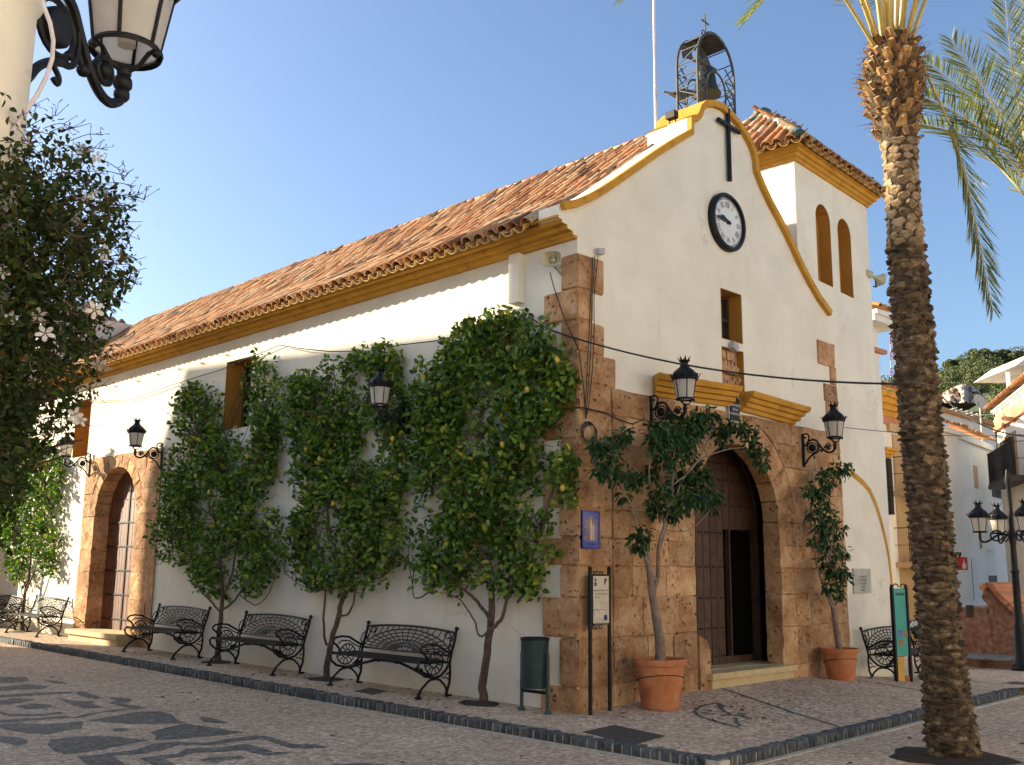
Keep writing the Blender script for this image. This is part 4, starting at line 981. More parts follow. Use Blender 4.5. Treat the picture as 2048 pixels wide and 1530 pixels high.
def more_lantern(label, loc, rz, s=1.0):
    o = dup(L0); o['label'] = label; o.location = loc; o.rotation_euler = (0, 0, rz); o.scale = (s, s, s); return o
p = on_y(1603, 935, 0); more_lantern('wall lantern on the facade right of the church portal', (p.x, -.035, p.z), -math.pi/2)
p = on_x(181, 955); more_lantern('farthest wall lantern, left of the side door and half behind jasmine', (-.035, p.y, p.z), math.pi)
p = on_x(325, 940); more_lantern('sunlit wall lantern between the side door and the espalier trees', (-.035, p.y, p.z), math.pi)
p = on_x(822, 878); more_lantern('wall lantern surrounded by the leaves of the espalier trees', (-.035, p.y, p.z), math.pi)
# ------------------------------------------------------------------ benches
def scroll_bench(label):
    """cast iron bench: length along x, front towards -y, origin at the middle of the foot line by the rear legs"""
    t = thing('iron_bench', label, 'bench', group='cast iron benches'); BL = .95
    def side(x, nm):
        m = MB()
        def T(L, r=.017, n=6): m.tube([(x, p[0], p[1]) for p in L], r, n)
        T([(-.01,0),(-.03,.05),(.02,.16),(.03,.30),(.02,.42),(.05,.55),(.10,.70),(.125,.82)], [.028,.022,.018,.017,.018,.019,.02,.018]); m.ball((x, .13, .835), .030)
        T([(-.50,0),(-.49,.05),(-.44,.12),(-.34,.20),(-.25,.24),(-.14,.21),(-.06,.14),(-.01,.05)], [.028,.022,.018,.017,.018,.016,.015,.016])
        m.ball((x, -.25, .235), .03); m.box(x-.03, x+.03, -.53, -.46, 0, .025); m.box(x-.03, x+.03, -.03, .04, 0, .025)
        T([(-.25,.24),(-.40,.27),(-.49,.34),(-.51,.41),(-.47,.45),(-.38,.43),(-.2,.43),(.0,.42)]); T([(.02,.42),(-.04,.33),(-.13,.26),(-.25,.24)])
        T([(.05,.52),(-.06,.57),(-.2,.645),(-.33,.66),(-.43,.645),(-.47,.61),(-.46,.57),(-.42,.55),(-.37,.50),(-.35,.43)], .016)
        T([(.04,.49),(-.06,.52),(-.20,.595),(-.33,.60),(-.38,.56)], .010, 5)
        for c_, R, a0, a1 in (((-.22, .425), .13, 0, math.pi), ((-.25, .425), .15, math.pi, 2*math.pi)):
            T([(c_[0]+R*math.cos(a), c_[1]+R*math.sin(a)*.98) for a in np.linspace(a0, a1, 12)], .010, 5); T([(c_[0]+R*.4*math.cos(a), c_[1]+R*.4*math.sin(a)) for a in np.linspace(a0, a1, 8)], .009, 5)
            for a in np.linspace(a0+.25, a1-.25, 6): T([(c_[0]+R*.4*math.cos(a), c_[1]+R*.4*math.sin(a)), (c_[0]+R*math.cos(a), c_[1]+R*math.sin(a))], .008, 4)
        T([(.02,.20),(-.05,.24),(-.10,.23)], .009, 5); T([(.02,.30),(-.04,.27)], .009, 5); T([(.05,.52),(.0,.60),(.03,.68),(.10,.72)], .009, 5); T([(.06,.56),(.0,.52),(-.02,.44)], .010, 5)
        return m.build(nm, IRON, t, 50)
    side(-BL, 'end_frame'); side(BL, 'end_frame')
    m = MB()
    def bk(u, v): return (u*BL, (.035+.085*v), .50+.285*v+.045*(1-u*u)*v)          # back panel, u -1..1, v 0..1
    def T(L, r): m.tube([bk(*p) for p in L], r, 5)
    T([(u, 0) for u in np.linspace(-1, 1, 9)], .014); T([(u, 1) for u in np.linspace(-1, 1, 13)], .015)
    for R in (.20, .36, .52, .68, .84, 1.0):
        T([(R*math.cos(a)*.98, min(R*.86*math.sin(a), 1)) for a in np.linspace(0, math.pi, 19)], .008 if R < 1 else .010)
    for a in np.linspace(.17, math.pi-.17, 17): T([(.20*math.cos(a)*.98, .17*math.sin(a)), (.6*math.cos(a)*.98, .52*math.sin(a)), (math.cos(a)*.98, .86*math.sin(a))], .0075)
    for u in np.linspace(-.92, .92, 15): T([(u, .995), (u+.04, .93), (u-.01, .86*math.sqrt(max(1-u*u, 0)))], .007)
    for s_ in (-1, 1): T([(s_*.98, .95), (s_*.9, .7), (s_*.97, .35)], .009); T([(s_*(.84+.06*math.cos(a)), .82+.13*math.sin(a)) for a in np.linspace(0, 6, 10)], .008)
    T([(.09*math.cos(a), .22+.2*math.sin(a)) for a in np.linspace(0, 6.2, 12)], .007)
    m.build('backrest', IRON, t, 50)
    for y in (-.46, -.37, -.28, -.19, -.10): 
        mm = MB(); mm.box(-BL, BL, y-.033, y+.033, .425+(.008 if y > -.4 else 0), .445+(.008 if y > -.4 else 0)); mm.build('seat_slat', IRON, t)
    m = MB(); P = [(-BL, -.25, .24), (-.75, -.25, .275), (-.5, -.25, .33), (-.25, -.25, .385), (0, -.25, .40), (.25, -.25, .385), (.5, -.25, .33), (.75, -.25, .275), (BL, -.25, .24)]
    m.tube(P, [.02, .028, .018, .02, .03, .02, .018, .028, .02], 7)
    for u in (-.7, -.62, .62, .7, -.2, .2): m.ball((u, -.25, .40-.16*abs(u)**1.6), .032)
    m.build('stretcher', IRON, t, 50)
    return t
B0 = scroll_bench('nearest side wall bench, beside the espalier tree closest to the corner')
def put_bench(o, label, pl, pr_):
    """pl, pr_: places of the two front feet"""
    mid = (pl+pr_)/2; d = (pr_-pl); o['label'] = label; k = d.length/1.9; o.scale = (k, min(k, 1.05), min(k, 1.05))
    a = math.atan2(d.y, d.x); nrm = Vector((-d.y, d.x)).normalized(); o.rotation_euler = (0, 0, a)
    o.location = (mid.x+nrm.x*.48, mid.y+nrm.y*.48, zp(mid.x, mid.y)+.004); return o
def bside(px0, px1):
    a = on_x(px0[0], px0[1], -.66); b = on_x(px1[0], px1[1], -.66); return Vector((a.x, a.y, 0)), Vector((b.x, b.y, 0))
put_bench(B0, B0['label'], *bside((662,1368),(838,1398)))
put_bench(dup(B0), 'side wall bench between the two middle espalier trees', *bside((420,1330),(547,1352)))
put_bench(dup(B0), 'bench in front of the right jamb of the side door', *bside((250,1298),(348,1317)))
put_bench(dup(B0), 'sunlit bench by the far small tree left of the side door', *bside((12,1265),(73,1273)))
put_bench(dup(B0), 'farthest bench at the left edge, cut by the picture frame', *bside((-62,1250),(-12,1260)))
a, b = on_z(1770, 1361, -.10), on_z(1860, 1362, -.12)
br_ = dup(B0); put_bench(br_, 'bench by the tower foot behind the teal sign', Vector((6.98, -.62, 0)), Vector((8.85, -.55, 0)))
# ------------------------------------------------------------------ litter bin
bn = thing('litter_bin', 'dark green litter bin on two posts at the church corner', 'litter bin'); A, B = Vector((-.30, .62, 0)), Vector((-.30, .20, 0)); mid = (A+B)/2
m = MB(); m.lathe([(.155, .28), (.16, .30), (.165, .80), (.17, .81), (.17, .835), (.155, .835), (.15, .5)], 24, (mid.x, mid.y, 0), True, False); m.build('bucket', BINGREEN, bn, 40)
m = MB(); m.lathe([(.172, .822), (.174, .842), (.16, .85), (.15, .84)], 24, (mid.x, mid.y, 0), False, False); m.build('rim', IRON, bn, 40)
for P in (A, B): m = MB(); m.tube([(P.x, P.y, .0), (P.x, P.y, .68)], .022, 8); m.lathe([(.05, 0), (.045, .015), (.025, .06)], 10, (P.x, P.y, .0)); m.build('post', BINGREEN, bn, 40)
m = MB(); m.bar(A+Vector((0,0,.235)), B+Vector((0,0,.235)), .03, .035); m.build('crossbar', IRON, bn)
# ------------------------------------------------------------------ information board
ib = thing('information_board', 'narrow cream information board between two black posts at the corner', 'information board'); yb = -.16; a, b = on_y(1180, 1140, yb), on_y(1218, 1140, yb); g0 = .01
for x in (a.x, b.x): m = MB(); m.tube([(x, yb, -.02), (x, yb, 1.64)], .024, 10); m.ball((x, yb, 1.655), .028); m.build('post', IRON, ib, 40)
z0_, z1_ = on_y(1200, 1246, yb).z, on_y(1200, 1152, yb).z
m = MB(); m.box(a.x+.022, b.x-.022, yb-.015, yb+.015, z0_-.02, z1_+.02); m.build('frame', IRON, ib)
m = MB(); m.box(a.x+.035, b.x-.03, yb-.020, yb-.0155, z0_, z1_); m.build('panel', CREAM, ib)
m = MB(); mx = (a.x+b.x)/2
for k in range(4): m.tube([(a.x+.05+.05*k+.028*math.cos(t), yb, 1.60+.022*math.sin(t)) for t in np.linspace(0, 6, 9)], .006, 4)
for k in range(3): m.tube([(a.x+.07+.06*k+.028*math.cos(t), yb, z0_-.045+.022*math.sin(t)) for t in np.linspace(0, 6, 9)], .006, 4)
m.build('scrollwork', IRON, ib)
pw_ = b.x-a.x-.065; uc = (a.x+b.x)/2
def fB(u, v, w): return (u, w, v)
wall_text(ib, 'Iglesia de Ntra. Sra.', .034, uc, z1_-.165, fB, yb-.0225, INK); wall_text(ib, 'de la Encarnacion', .034, uc+.01, z1_-.205, fB, yb-.0225, INK); wall_text(ib, 'Siglo XVI', .024, uc-.07, z1_-.243, fB, yb-.0225, INK)
m = MB()
for k in range(5): m.plate(rect(uc+(-.02 if k < 4 else -.12), uc+pw_/2-.015, z1_-.30-.022*k, z1_-.306-.022*k), [], fB, yb-.0222, yb-.0205)
for k in range(6): m.plate(rect(uc-pw_/2+.02, uc+pw_/2-.02-.03*(k % 3), z1_-.49-.02*k, z1_-.495-.02*k), [], fB, yb-.0222, yb-.0205)
fixn(m.build('text_lines', simple('pale print', [(.3, (.26, .20, .16)), (.7, (.36, .30, .25))], 30, .7), ib))
m = MB(); m.tube([(uc-.09+.07*math.cos(t), yb-.021, z1_-.45+.07*math.sin(t)) for t in np.linspace(0, math.pi, 12)], .002, 4); m.tube([(uc-.12, yb-.021, z1_-.46), (uc-.12, yb-.021, z1_-.39), (uc+.09, yb-.021, z1_-.39), (uc+.09, yb-.021, z1_-.46)], .0018, 4); m.build('line_drawing', INK, ib)
m = MB(); m.plate(rect(uc+.05, uc+.11, z0_+.03, z0_+.09), [], fB, yb-.0222, yb-.0205); m.build('blue_square', simple('navy print', [(.3, (.02, .015, .10)), (.7, (.03, .025, .14))], 9, .5), ib)
m = MB(); m.plate([(uc+.06, z1_-.03), (uc+.11, z1_-.03), (uc+.07, z1_-.11), (uc+.06, z1_-.11)], [], fB, yb-.0222, yb-.0205); m.plate(rect(uc-.115, uc-.085, z1_-.06, z1_-.03), [], fB, yb-.0222, yb-.0205); m.plate([(uc-.12, z1_-.115), (uc-.08, z1_-.115), (uc-.08, z1_-.08), (uc-.1, z1_-.068), (uc-.12, z1_-.08)], [], fB, yb-.0222, yb-.0205); m.build('emblems', INK, ib)
# ------------------------------------------------------------------ teal sign at the tower foot
ts = thing('teal_sign', 'tall teal information sign in a black frame by the tower bench', 'sign'); a, b = on_y(1787, 1250, -.78), on_y(1816, 1250, -.90); a.z = b.z = 0; yv = (b-a); un = yv.normalized()
zt_ = on_y(1795, 1175, -1.0).z
def fQ(u, v, w): p = a + un*u + Vector((un.y, -un.x, 0))*-w; return (p.x, p.y, v)
Lq = yv.length; zg_ = zp(7.2, -1.0)
for u in (0, Lq): m = MB(); q = fQ(u, 0, 0); m.box(q[0]-.03, q[0]+.03, q[1]-.02, q[1]+.02, zg_, zt_); m.ball((q[0], q[1], zt_+.02), .025); m.build('post', IRON, ts)
m = MB(); m.plate(rect(.03, Lq-.03, zt_-1.05, zt_-.02), [], fQ, -.012, .012); fixn(m.build('panel', TEAL, ts))
m = MB(); m.plate(rect(.06, Lq-.05, zt_-.13, zt_-.085), [], fQ, -.015, -.0125); fixn(m.build('title_bar', simple('dark teal print', [(.3, (.01, .05, .08)), (.7, (.02, .07, .11))], 9, .5), ts))
for du, dv_, cc in ((.06, -.66, (.10, .20, .42)), (.18, -.66, (.32, .2, .08)), (.07, -.80, (.35, .18, .10))): m = MB(); m.plate(rect(du, du+.10, zt_+dv_-.10, zt_+dv_), [], fQ, -.015, -.0125); fixn(m.build('photograph', simple('sign photo', [(.3, cc), (.7, tuple(x*.5 for x in cc))], 25, .5), ts))
m = MB(); m.plate(rect(.03, .15, zg_, zt_-1.06), [], fQ, -.012, .012); fixn(m.build('yellow_panel', simple('yellow panel', [(.3, (.45, .25, .03)), (.7, (.55, .32, .05))], 5, .5), ts))
m = MB(); m.plate(rect(.16, Lq-.03, zg_, zt_-1.35), [], fQ, -.012, .012); fixn(m.build('rust_panel', simple('rust panel', [(.3, (.26, .07, .03)), (.7, (.34, .10, .04))], 5, .5), ts))
m = MB()
for k in range(2): m.tube([Vector(fQ(.08+.14*k+.05*math.cos(t), zt_+.05*math.sin(t), 0)) for t in np.linspace(0, math.pi, 9)], .01, 5)
m.build('scrollwork', IRON, ts)
# ================================================================== espalier lemon trees on the side wall
def wallpt(px, py, x=-.18): p = on_x(px, py, x); return (p.y, p.z)
def smooth(P, k=5):
    P = [Vector(p) for p in P]; out = []
    for i in range(len(P)-1):
        a, b, c_, d_ = P[max(i-1,0)], P[i], P[i+1], P[min(i+2, len(P)-1)]
        for j in range(k):
            s_ = j/k; out.append(.5*((2*b) + (c_-a)*s_ + (2*a-5*b+4*c_-d_)*s_*s_ + (3*b-a-3*c_+d_)*s_**3))
    return out + [P[-1]]
def lemon_tree(label, base, stems, crown, holes, nleaf, leafL, fruit=6, pit=True, seed=1):
    rs = np.random.RandomState(seed); random.seed(seed)
    b = on_x(*base, x=-.24); t = thing('lemon_tree', label, 'tree', group='espalier trees along the side wall')
    g = zp(-.24, b.y)
    tips = []
    for k, (pts, r0, r1) in enumerate(stems):
        P = smooth([on_x(x, y, -.24+.10*min(i/len(pts), 1)) for i, (x, y) in enumerate(pts)], 4)
        if k == 0: P[0].z = g-.03
        P = [p + Vector((U(-.008,.008), U(-.012,.012), 0)) for p in P]
        R = list(np.linspace(r0, r1, len(P)))
        if k == 0: R[0] *= 1.5; R[1] *= 1.15
        m = MB(); m.tube(P, R, 8); m.build('trunk' if k == 0 else 'branch', BARK, t, 60); tips += P[len(P)//3:]
    poly = np.array([wallpt(*p) for p in crown]); H = [np.array([wallpt(*p) for p in h]) for h in holes]
    lo, hi = poly.min(0), poly.max(0)
    # twigs reaching into the crown
    tw = MB(); nodes_ = []
    cand = rs.uniform(lo, hi, (1200, 2)); cand = cand[in_poly(cand, poly)]
    for q in cand[:170]:
        near = min(tips, key=lambda p: (p.y-q[0])**2 + (p.z-q[1])**2 + (0 if p.z < q[1]+.1 else .6))
        e = Vector((-.10-.22*rs.rand(), q[0], q[1])); mid = near.lerp(e, .5) + Vector((U(-.04,.02), U(-.1,.1), U(-.05,.12)))
        tw.tube(smooth([near, mid, e], 3), list(np.linspace(.011, .004, 7)), 4, False); nodes_ += [near.lerp(mid, .6), mid, mid.lerp(e, .5), e]
    struct(tw.build('twigs', BARK, t, 60), 'stuff')
    # leaves in sprays: spray centres fill the crown unevenly
    C = rs.uniform(lo, hi, (nleaf, 2)); C = C[in_poly(C, poly)]
    for h in H: C = C[~in_poly(C, h)]
    f = np.sin(C[:, 0]*3.1+seed)*np.cos(C[:, 1]*2.7+seed*2) + .6*np.sin(C[:, 0]*7.3+1)*np.sin(C[:, 1]*6.1+seed) + .35*np.sin(C[:, 0]*13+C[:, 1]*9)
    dlo = np.clip((C[:, 1]-lo[1])/(.45*(hi[1]-lo[1])), 0, 1)
    C = C[rs.rand(len(C)) < np.clip((.64 + .50*f)*(.55+.45*dlo), .03, 1)]
    dep = .05 + .25*rs.rand(len(C))**1.2*(1+.35*np.sin(C[:, 0]*4.4)*np.sin(C[:, 1]*5.2+seed))
    P = []; D = []; 
    for (y, z), dp in zip(C, dep):
        n = rs.randint(2, 6); ax = np.array([-.45, rs.normal()*.8, .35+rs.rand()]); ax /= np.linalg.norm(ax)
        for k in range(n):
            P.append((-dp + rs.normal()*.025, y + rs.normal()*.05, z + rs.normal()*.05)); d_ = ax*.5 + rs.normal(size=3)*.75 + np.array([-.35, 0, -.25]); D.append(d_)
    P = np.array(P); D = np.array(D); P[:, 0] = np.minimum(P[:, 0], -.03)
    L = leafL*rs.uniform(.65, 1.25, len(P)); Nn = rs.normal(size=(len(P), 3))*.7 + np.array([-1.1, -.35, .9])
    # the largest leaves, on the outside of the crown, as leaves of their own
    D[:, 0] = np.where(P[:, 0] > -.12, -np.abs(D[:, 0]), D[:, 0])
    cro = leaves('crown', P, D, L, L*.58, LEMON, t, Nn)
    for k in range(fruit):
        q = C[rs.randint(len(C))]; m = MB(); m.lathe([(.004, -.042), (.022, -.03), (.03, 0), (.022, .028), (.008, .04)], 8, (-.36, q[0], q[1])); m.build('lemon', LEMF if k % 3 else LEMG, t, 60)
    if pit:
        m = MB(); n = 14; pts = [(-.30 + .26*math.cos(a)*U(.8,1.1), b.y + .34*math.sin(a)*U(.8,1.1)) for a in np.linspace(0, 2*math.pi, n, endpoint=False)]
        m.add([(min(x, -.02), y, zp(x, y)+.006) for x, y in pts] + [(-.26, b.y, g+.035)], [(i, (i+1) % n, n) for i in range(n)]); m.build('soil_pit', SOIL, t, 60)
    return t
LEMF = simple('yellow lemon', [(.3, (.50, .34, .03)), (.7, (.60, .42, .05))], 20, .5); LEMG = simple('green lemon', [(.3, (.16, .22, .04)), (.7, (.24, .28, .06))], 20, .5)
lemon_tree('large espalier lemon tree nearest the church corner', (966,1410),
  [([(968,1412),(966,1360),(976,1290),(982,1230),(984,1180),(978,1130),(955,1090),(935,1040),(930,960)], .055, .022), ([(982,1260),(1000,1240),(1015,1200),(1030,1160),(1060,1120),(1085,1060)], .026, .010), ([(980,1240),(960,1210),(935,1185),(910,1165),(880,1155)], .026, .009),
   ([(982,1190),(1000,1150),(1010,1090),(1000,1020),(1020,930),(1030,830)], .024, .010), ([(978,1140),(950,1120),(920,1080),(890,1000),(880,900)], .020, .009), ([(978,1262),(960,1272),(945,1235),(920,1200),(890,1185)], .014, .006), ([(880,1160),(850,1190),(828,1195),(826,1170)], .013, .007), ([(940,1050),(950,950),(960,850),(1000,750)], .02, .008)],
  [(836,738),(852,698),(905,680),(930,648),(1000,622),(1065,628),(1098,650),(1108,690),(1130,700),(1142,745),(1145,790),(1122,805),(1112,850),(1128,880),(1148,940),(1150,990),(1128,1010),(1090,1050),(1098,1090),(1080,1150),(1060,1195),(1010,1195),(960,1165),(900,1185),(842,1160),(828,1080),(834,1000),(834,900)],
  [[(1070,870),(1125,840),(1120,905),(1080,920)],[(860,980),(895,980),(885,1020),(855,1020)],[(1075,1000),(1120,985),(1118,1010),(1090,1030)]], 6800, .098, 6, True, 3)
lemon_tree('middle espalier lemon tree with a slanting double trunk', (655,1368),
  [([(653,1370),(655,1320),(664,1280),(678,1225),(690,1180),(705,1120),(710,1040),(700,950)], .05, .02), ([(652,1290),(648,1250),(650,1200),(655,1150),(640,1100),(625,1030)], .02, .009), ([(676,1232),(700,1225),(712,1180),(725,1160),(760,1155),(780,1140)], .016, .007), ([(690,1190),(680,1130),(660,1060),(655,960),(670,850)], .02, .009), ([(650,1180),(620,1175),(600,1170),(570,1145)], .014, .006), ([(706,1120),(740,1060),(760,960),(770,840)], .018, .008)],
  [(578,760),(604,748),(640,765),(660,722),(720,708),(775,682),(796,735),(806,765),(808,900),(812,1050),(822,1130),(790,1150),(750,1175),(700,1190),(650,1185),(590,1165),(582,1120),(578,1000),(576,850)],
  [[(745,900),(765,890),(770,940),(750,950)],[(560,950),(590,950),(600,1030),(565,1040)],[(700,740),(735,735),(735,800),(705,800)]], 6200, .098, 6, True, 5)
lemon_tree('espalier lemon tree framing the side wall window', (438,1322),
  [([(436,1322),(438,1270),(442,1230),(445,1190),(440,1120),(430,1040)], .05, .02), ([(440,1225),(420,1200),(400,1180),(390,1150),(380,1100)], .018, .008), ([(444,1220),(470,1200),(490,1160),(500,1080),(510,980)], .022, .009), ([(443,1200),(470,1120),(470,1000),(400,880)], .02, .008), ([(480,1190),(510,1210),(535,1190),(548,1160)], .012, .006)],
  [(358,775),(420,768),(446,800),(442,862),(500,862),(500,800),(508,708),(552,725),(560,760),(552,900),(554,1050),(556,1130),(525,1180),(450,1200),(395,1185),(370,1130),(325,1122),(306,1040),(330,950),(345,880)],
  [[(535,960),(565,950),(565,1000),(545,1020)],[(440,715),(500,700),(500,862),(440,866)]], 6600, .10, 5, True, 9)
lemon_tree('small sunlit lemon tree at the far left behind the bench', (45,1262),
  [([(44,1264),(46,1220),(52,1180),(60,1140),(62,1060)], .05, .02), ([(50,1185),(66,1150),(80,1100),(90,1020)], .022, .01), ([(52,1180),(44,1150),(30,1110),(20,1040)], .02, .01), ([(48,1200),(40,1170),(36,1150)], .014, .007)],
  [(20,905),(60,885),(108,885),(128,940),(120,1000),(112,1060),(108,1150),(85,1150),(70,1110),(55,1165),(30,1170),(5,1130),(-20,1050),(-25,980)], [], 3400, .11, 0, True, 12)
random.seed(21)
# terracotta pot hung among the leaves
p = on_x(1040, 1092, -.12); m = MB(); m.lathe([(.045, -.075), (.062, .02), (.075, .02), (.078, .065), (.066, .065), (.06, .03)], 14, p, True, False)
tag(m.build('wall_pot', TERRA, None, 40), 'small empty terracotta pot hung on the wall near the corner', 'flower pot')

# ================================================================== potted ficus trees by the portal
def potted(label, foot, D_, H_, y, trunk, branches, blobs, seed, nper):
    rs = np.random.RandomState(seed); random.seed(seed); t = thing('potted_ficus', label, 'potted tree', group='potted trees beside the portal')
    c = on_y(foot[0], foot[1], y); g = zp(c.x, y)+.003; cx_, r = c.x, D_/2
    m = MB(); m.lathe([(r*.66, 0), (r*.70, .02), (r*.90, H_*.86), (r*.98, H_*.87), (r, H_*.9), (r, H_), (r*.92, H_), (r*.88, H_*.93)], 28, (cx_, y, g), True, False); pot = m.build('pot', TERRA, t, 35)
    m = MB(); m.lathe([(r*.9, 0), (.02, .015)], 20, (cx_, y, g+H_*.93), False, True); m.build('soil', SOIL, pot)
    m = MB(); m.tube([(cx_+r*.86*math.cos(a), y+r*.86*math.sin(a), g+H_*(.58+.12*math.cos(a+2.2))) for a in np.linspace(0, 2*math.pi, 24, endpoint=False)], .006, 5, closed=True); m.build('tie_wire', IRON, pot)
    for k, (pts, r0, r1) in enumerate([trunk]+branches):
        P = smooth([on_y(x, yy, y + (U(-.1,.1) if k and i > 1 else 0)) for i, (x, yy) in enumerate(pts)], 4)
        if k == 0: P[0].z = g+H_*.85; P[0].x = cx_
        m = MB(); m.tube(P, list(np.linspace(r0, r1, len(P))), 8); m.build('trunk' if k == 0 else 'branch', FICBARK, t, 60)
    PP, DD = [], []
    for (bx, by, br) in blobs:
        c0 = on_y(bx, by, y+U(-.18,.18)); R = br/2030*(c0-Vector(CAM)).dot(Vector(FWD)); n = int(nper*(br/40)**2)+14
        q = rs.normal(size=(n, 3)); q /= np.linalg.norm(q, axis=1)[:, None]; q *= (rs.rand(n)**.4)[:, None]*R*np.array([1.05, .8, .95])
        PP.append(q + np.array(c0)); dd = q/R*.7 + rs.normal(size=(n, 3))*.45 + np.array([0, -.15, -.75]); DD.append(dd)
    P = np.concatenate(PP); D = np.concatenate(DD); L = rs.uniform(.065, .12, len(P)); P[:, 1] = np.minimum(P[:, 1], -.05)
    leaves('crown', P, D, L, L*.42, FICUS, t, rs.normal(size=(len(P), 3))*.6+np.array([0, -.6, .7]))
    return t
potted('potted ficus in the large terracotta pot left of the portal', (1321,1408), .645, .575, -.50,
  ([(1322,1310),(1318,1270),(1310,1220),(1302,1170),(1296,1110),(1290,1080)], .065, .028),
  [([(1305,1190),(1316,1150),(1318,1090),(1335,1030),(1345,960),(1360,880)], .03, .012), ([(1300,1130),(1275,1060),(1262,1010),(1235,960),(1215,910)], .016, .007), ([(1318,1100),(1340,1030),(1365,960),(1400,920),(1450,900),(1490,895)], .018, .006), ([(1310,1160),(1296,1130),(1285,1100)], .03, .02), ([(1272,1040),(1258,980),(1245,900)], .012, .006), ([(1330,1050),(1300,980),(1300,900)], .014, .006), ([(1330,1060),(1380,1060),(1420,1020)], .008, .005), ([(1345,970),(1390,930),(1430,850)], .012, .005)],
  [(1195,890,20),(1212,912,30),(1232,880,22),(1222,945,24),(1250,870,16),(1195,945,14),(1318,868,34),(1350,862,36),(1335,905,38),(1370,885,34),(1382,850,34),(1402,842,26),(1420,826,20),(1445,868,22),(1455,850,18),(1478,852,18),(1492,862,20),(1500,888,20),(1518,905,20),(1524,925,16),(1390,945,34),(1400,975,34),(1375,1000,28),(1360,960,26),(1420,1010,18),(1320,985,26),(1310,1015,22),(1345,1025,20),(1285,1068,22),(1276,1085,20),(1255,955,22),(1272,962,16),(1248,993,12),(1300,945,20),(1430,990,16)], 31, 210)
potted('potted ficus in the smaller terracotta pot right of the portal', (1682,1357), .57, .46, -.40,
  ([(1678,1292),(1672,1255),(1666,1215),(1655,1180)], .05, .03), [([(1668,1225),(1650,1180),(1632,1120),(1640,1060)], .02, .009), ([(1668,1215),(1680,1180),(1660,1130),(1665,1060),(1650,980)], .018, .008), ([(1655,1180),(1648,1150),(1655,1120)], .012, .006)],
  [(1652,955,24),(1675,942,24),(1640,975,22),(1695,935,14),(1620,985,16),(1645,1005,22),(1628,1030,22),(1655,1035,24),(1675,1060,20),(1640,1075,24),(1662,1092,24),(1682,1105,20),(1650,1125,22),(1670,1138,24),(1690,1150,16),(1660,1170,20),(1680,1185,16),(1640,1050,16)], 37, 210)
random.seed(22)

# ================================================================== palms
PBARK = simple('palm trunk', [(.3, (.05, .030, .014)), (.5, (.135, .087, .043)), (.70, (.28, .205, .12))], 15, .95, 1.0, 40, .03, island=True, rv=.5)
PBOOT = simple('palm leaf boots', [(.3, (.15, .07, .025)), (.5, (.32, .17, .055)), (.7, (.48, .30, .12))], 11, .9, .6, 40, .015, island=True, rv=.35)
PSCAR = simple('palm leaf scars', [(.3, (.15, .095, .045)), (.5, (.28, .19, .10)), (.7, (.42, .31, .19))], 13, .95, .8, 40, .02, island=True, rv=.35)
PFIB = simple('dry palm fibre', [(.3, (.10, .055, .025)), (.7, (.28, .16, .07))], 16, 1, .8, 40, .02)
def frond(par, path, Lmax, n, w=.022, start=.22, droop=.25, stem=.02, seed=0, mat=PALM):
    rs = np.random.RandomState(seed); P = [Vector(p) for p in path]
    for _ in range(1): P = smooth(P, 8)
    seg = [0]
    for a, b in zip(P, P[1:]): seg.append(seg[-1]+(b-a).length)
    T = seg[-1]; m = MB(); m.tube(P, [stem*(1-.85*s_/T) for s_ in seg], 6); st = m.build('frond', PALMSTEM, par, 60)
    PP, DD, LL = [], [], []; 
    for k in range(n):
        t = start+(1-start)*(k+.5)/n; s_ = t*T; i = max(j for j in range(len(seg)) if seg[j] <= s_+1e-9); i = min(i, len(P)-2)
        p = P[i].lerp(P[i+1], (s_-seg[i])/max(seg[i+1]-seg[i], 1e-6)); d = (P[i+1]-P[i]).normalized()
        up = Vector((0,0,1)) - d*d.z
        if up.length < .15: up = d.orthogonal()
        up.normalize(); sd = d.cross(up)
        ll = Lmax*(math.sin(math.pi*min(.12+.80*(t-start)/(1-start), 1))**.7)
        for s2 in (-1, 1):
            v = d*(.65+.5*t) + sd*s2*(.8+rs.normal()*.10) + up*(.32+rs.normal()*.12) - Vector((0,0,droop*(.5+rs.rand())))
            PP.append(tuple(p)); DD.append(tuple(v)); LL.append(ll*rs.uniform(.85, 1.12))
    leaves('leaflets', np.array(PP), np.array(DD), np.array(LL), w*rs.uniform(.8, 1.2, len(LL)), mat, st, rs.normal(size=(len(PP), 3))*.35+np.array([-.2, .2, 1.0]), None)
    return st
pal = thing('palm_tree', 'tall date palm with scaly trunk standing in front of the church', 'palm tree')
TR = [(1907,1508,.24),(1900,1440,.225),(1890,1360,.20),(1878,1240,.192),(1866,1090,.186),(1856,1000,.188),(1841,850,.184),(1829,700,.178),(1820,600,.174),(1810,460,.160),(1803,350,.148),(1800,300,.163),(1794,250,.197),(1788,205,.245),(1785,165,.285),(1789,125,.24),(1786,95,.19),(1785,60,.10)]
PD = 9.85; tc = [at(x, y, PD) for x, y, r in TR]; tr_ = [r for x, y, r in TR]; tc[0].z = zq(1.15, -3.8)-.05
pz = [c.z for c in tc]
def trunk_at(z): i = np.interp(z, pz, range(len(pz))); k = min(int(i), len(pz)-2); return tc[k].lerp(tc[k+1], i-k), float(np.interp(z, pz, tr_))
m = MB(); zz = np.arange(pz[0], pz[-1], .06); m.tube([trunk_at(z)[0] for z in zz], [trunk_at(z)[1]*.95 for z in zz], 20); m.build('trunk', PBARK, pal, 60)
big = MB(); row = 0; z = pz[0]+.02
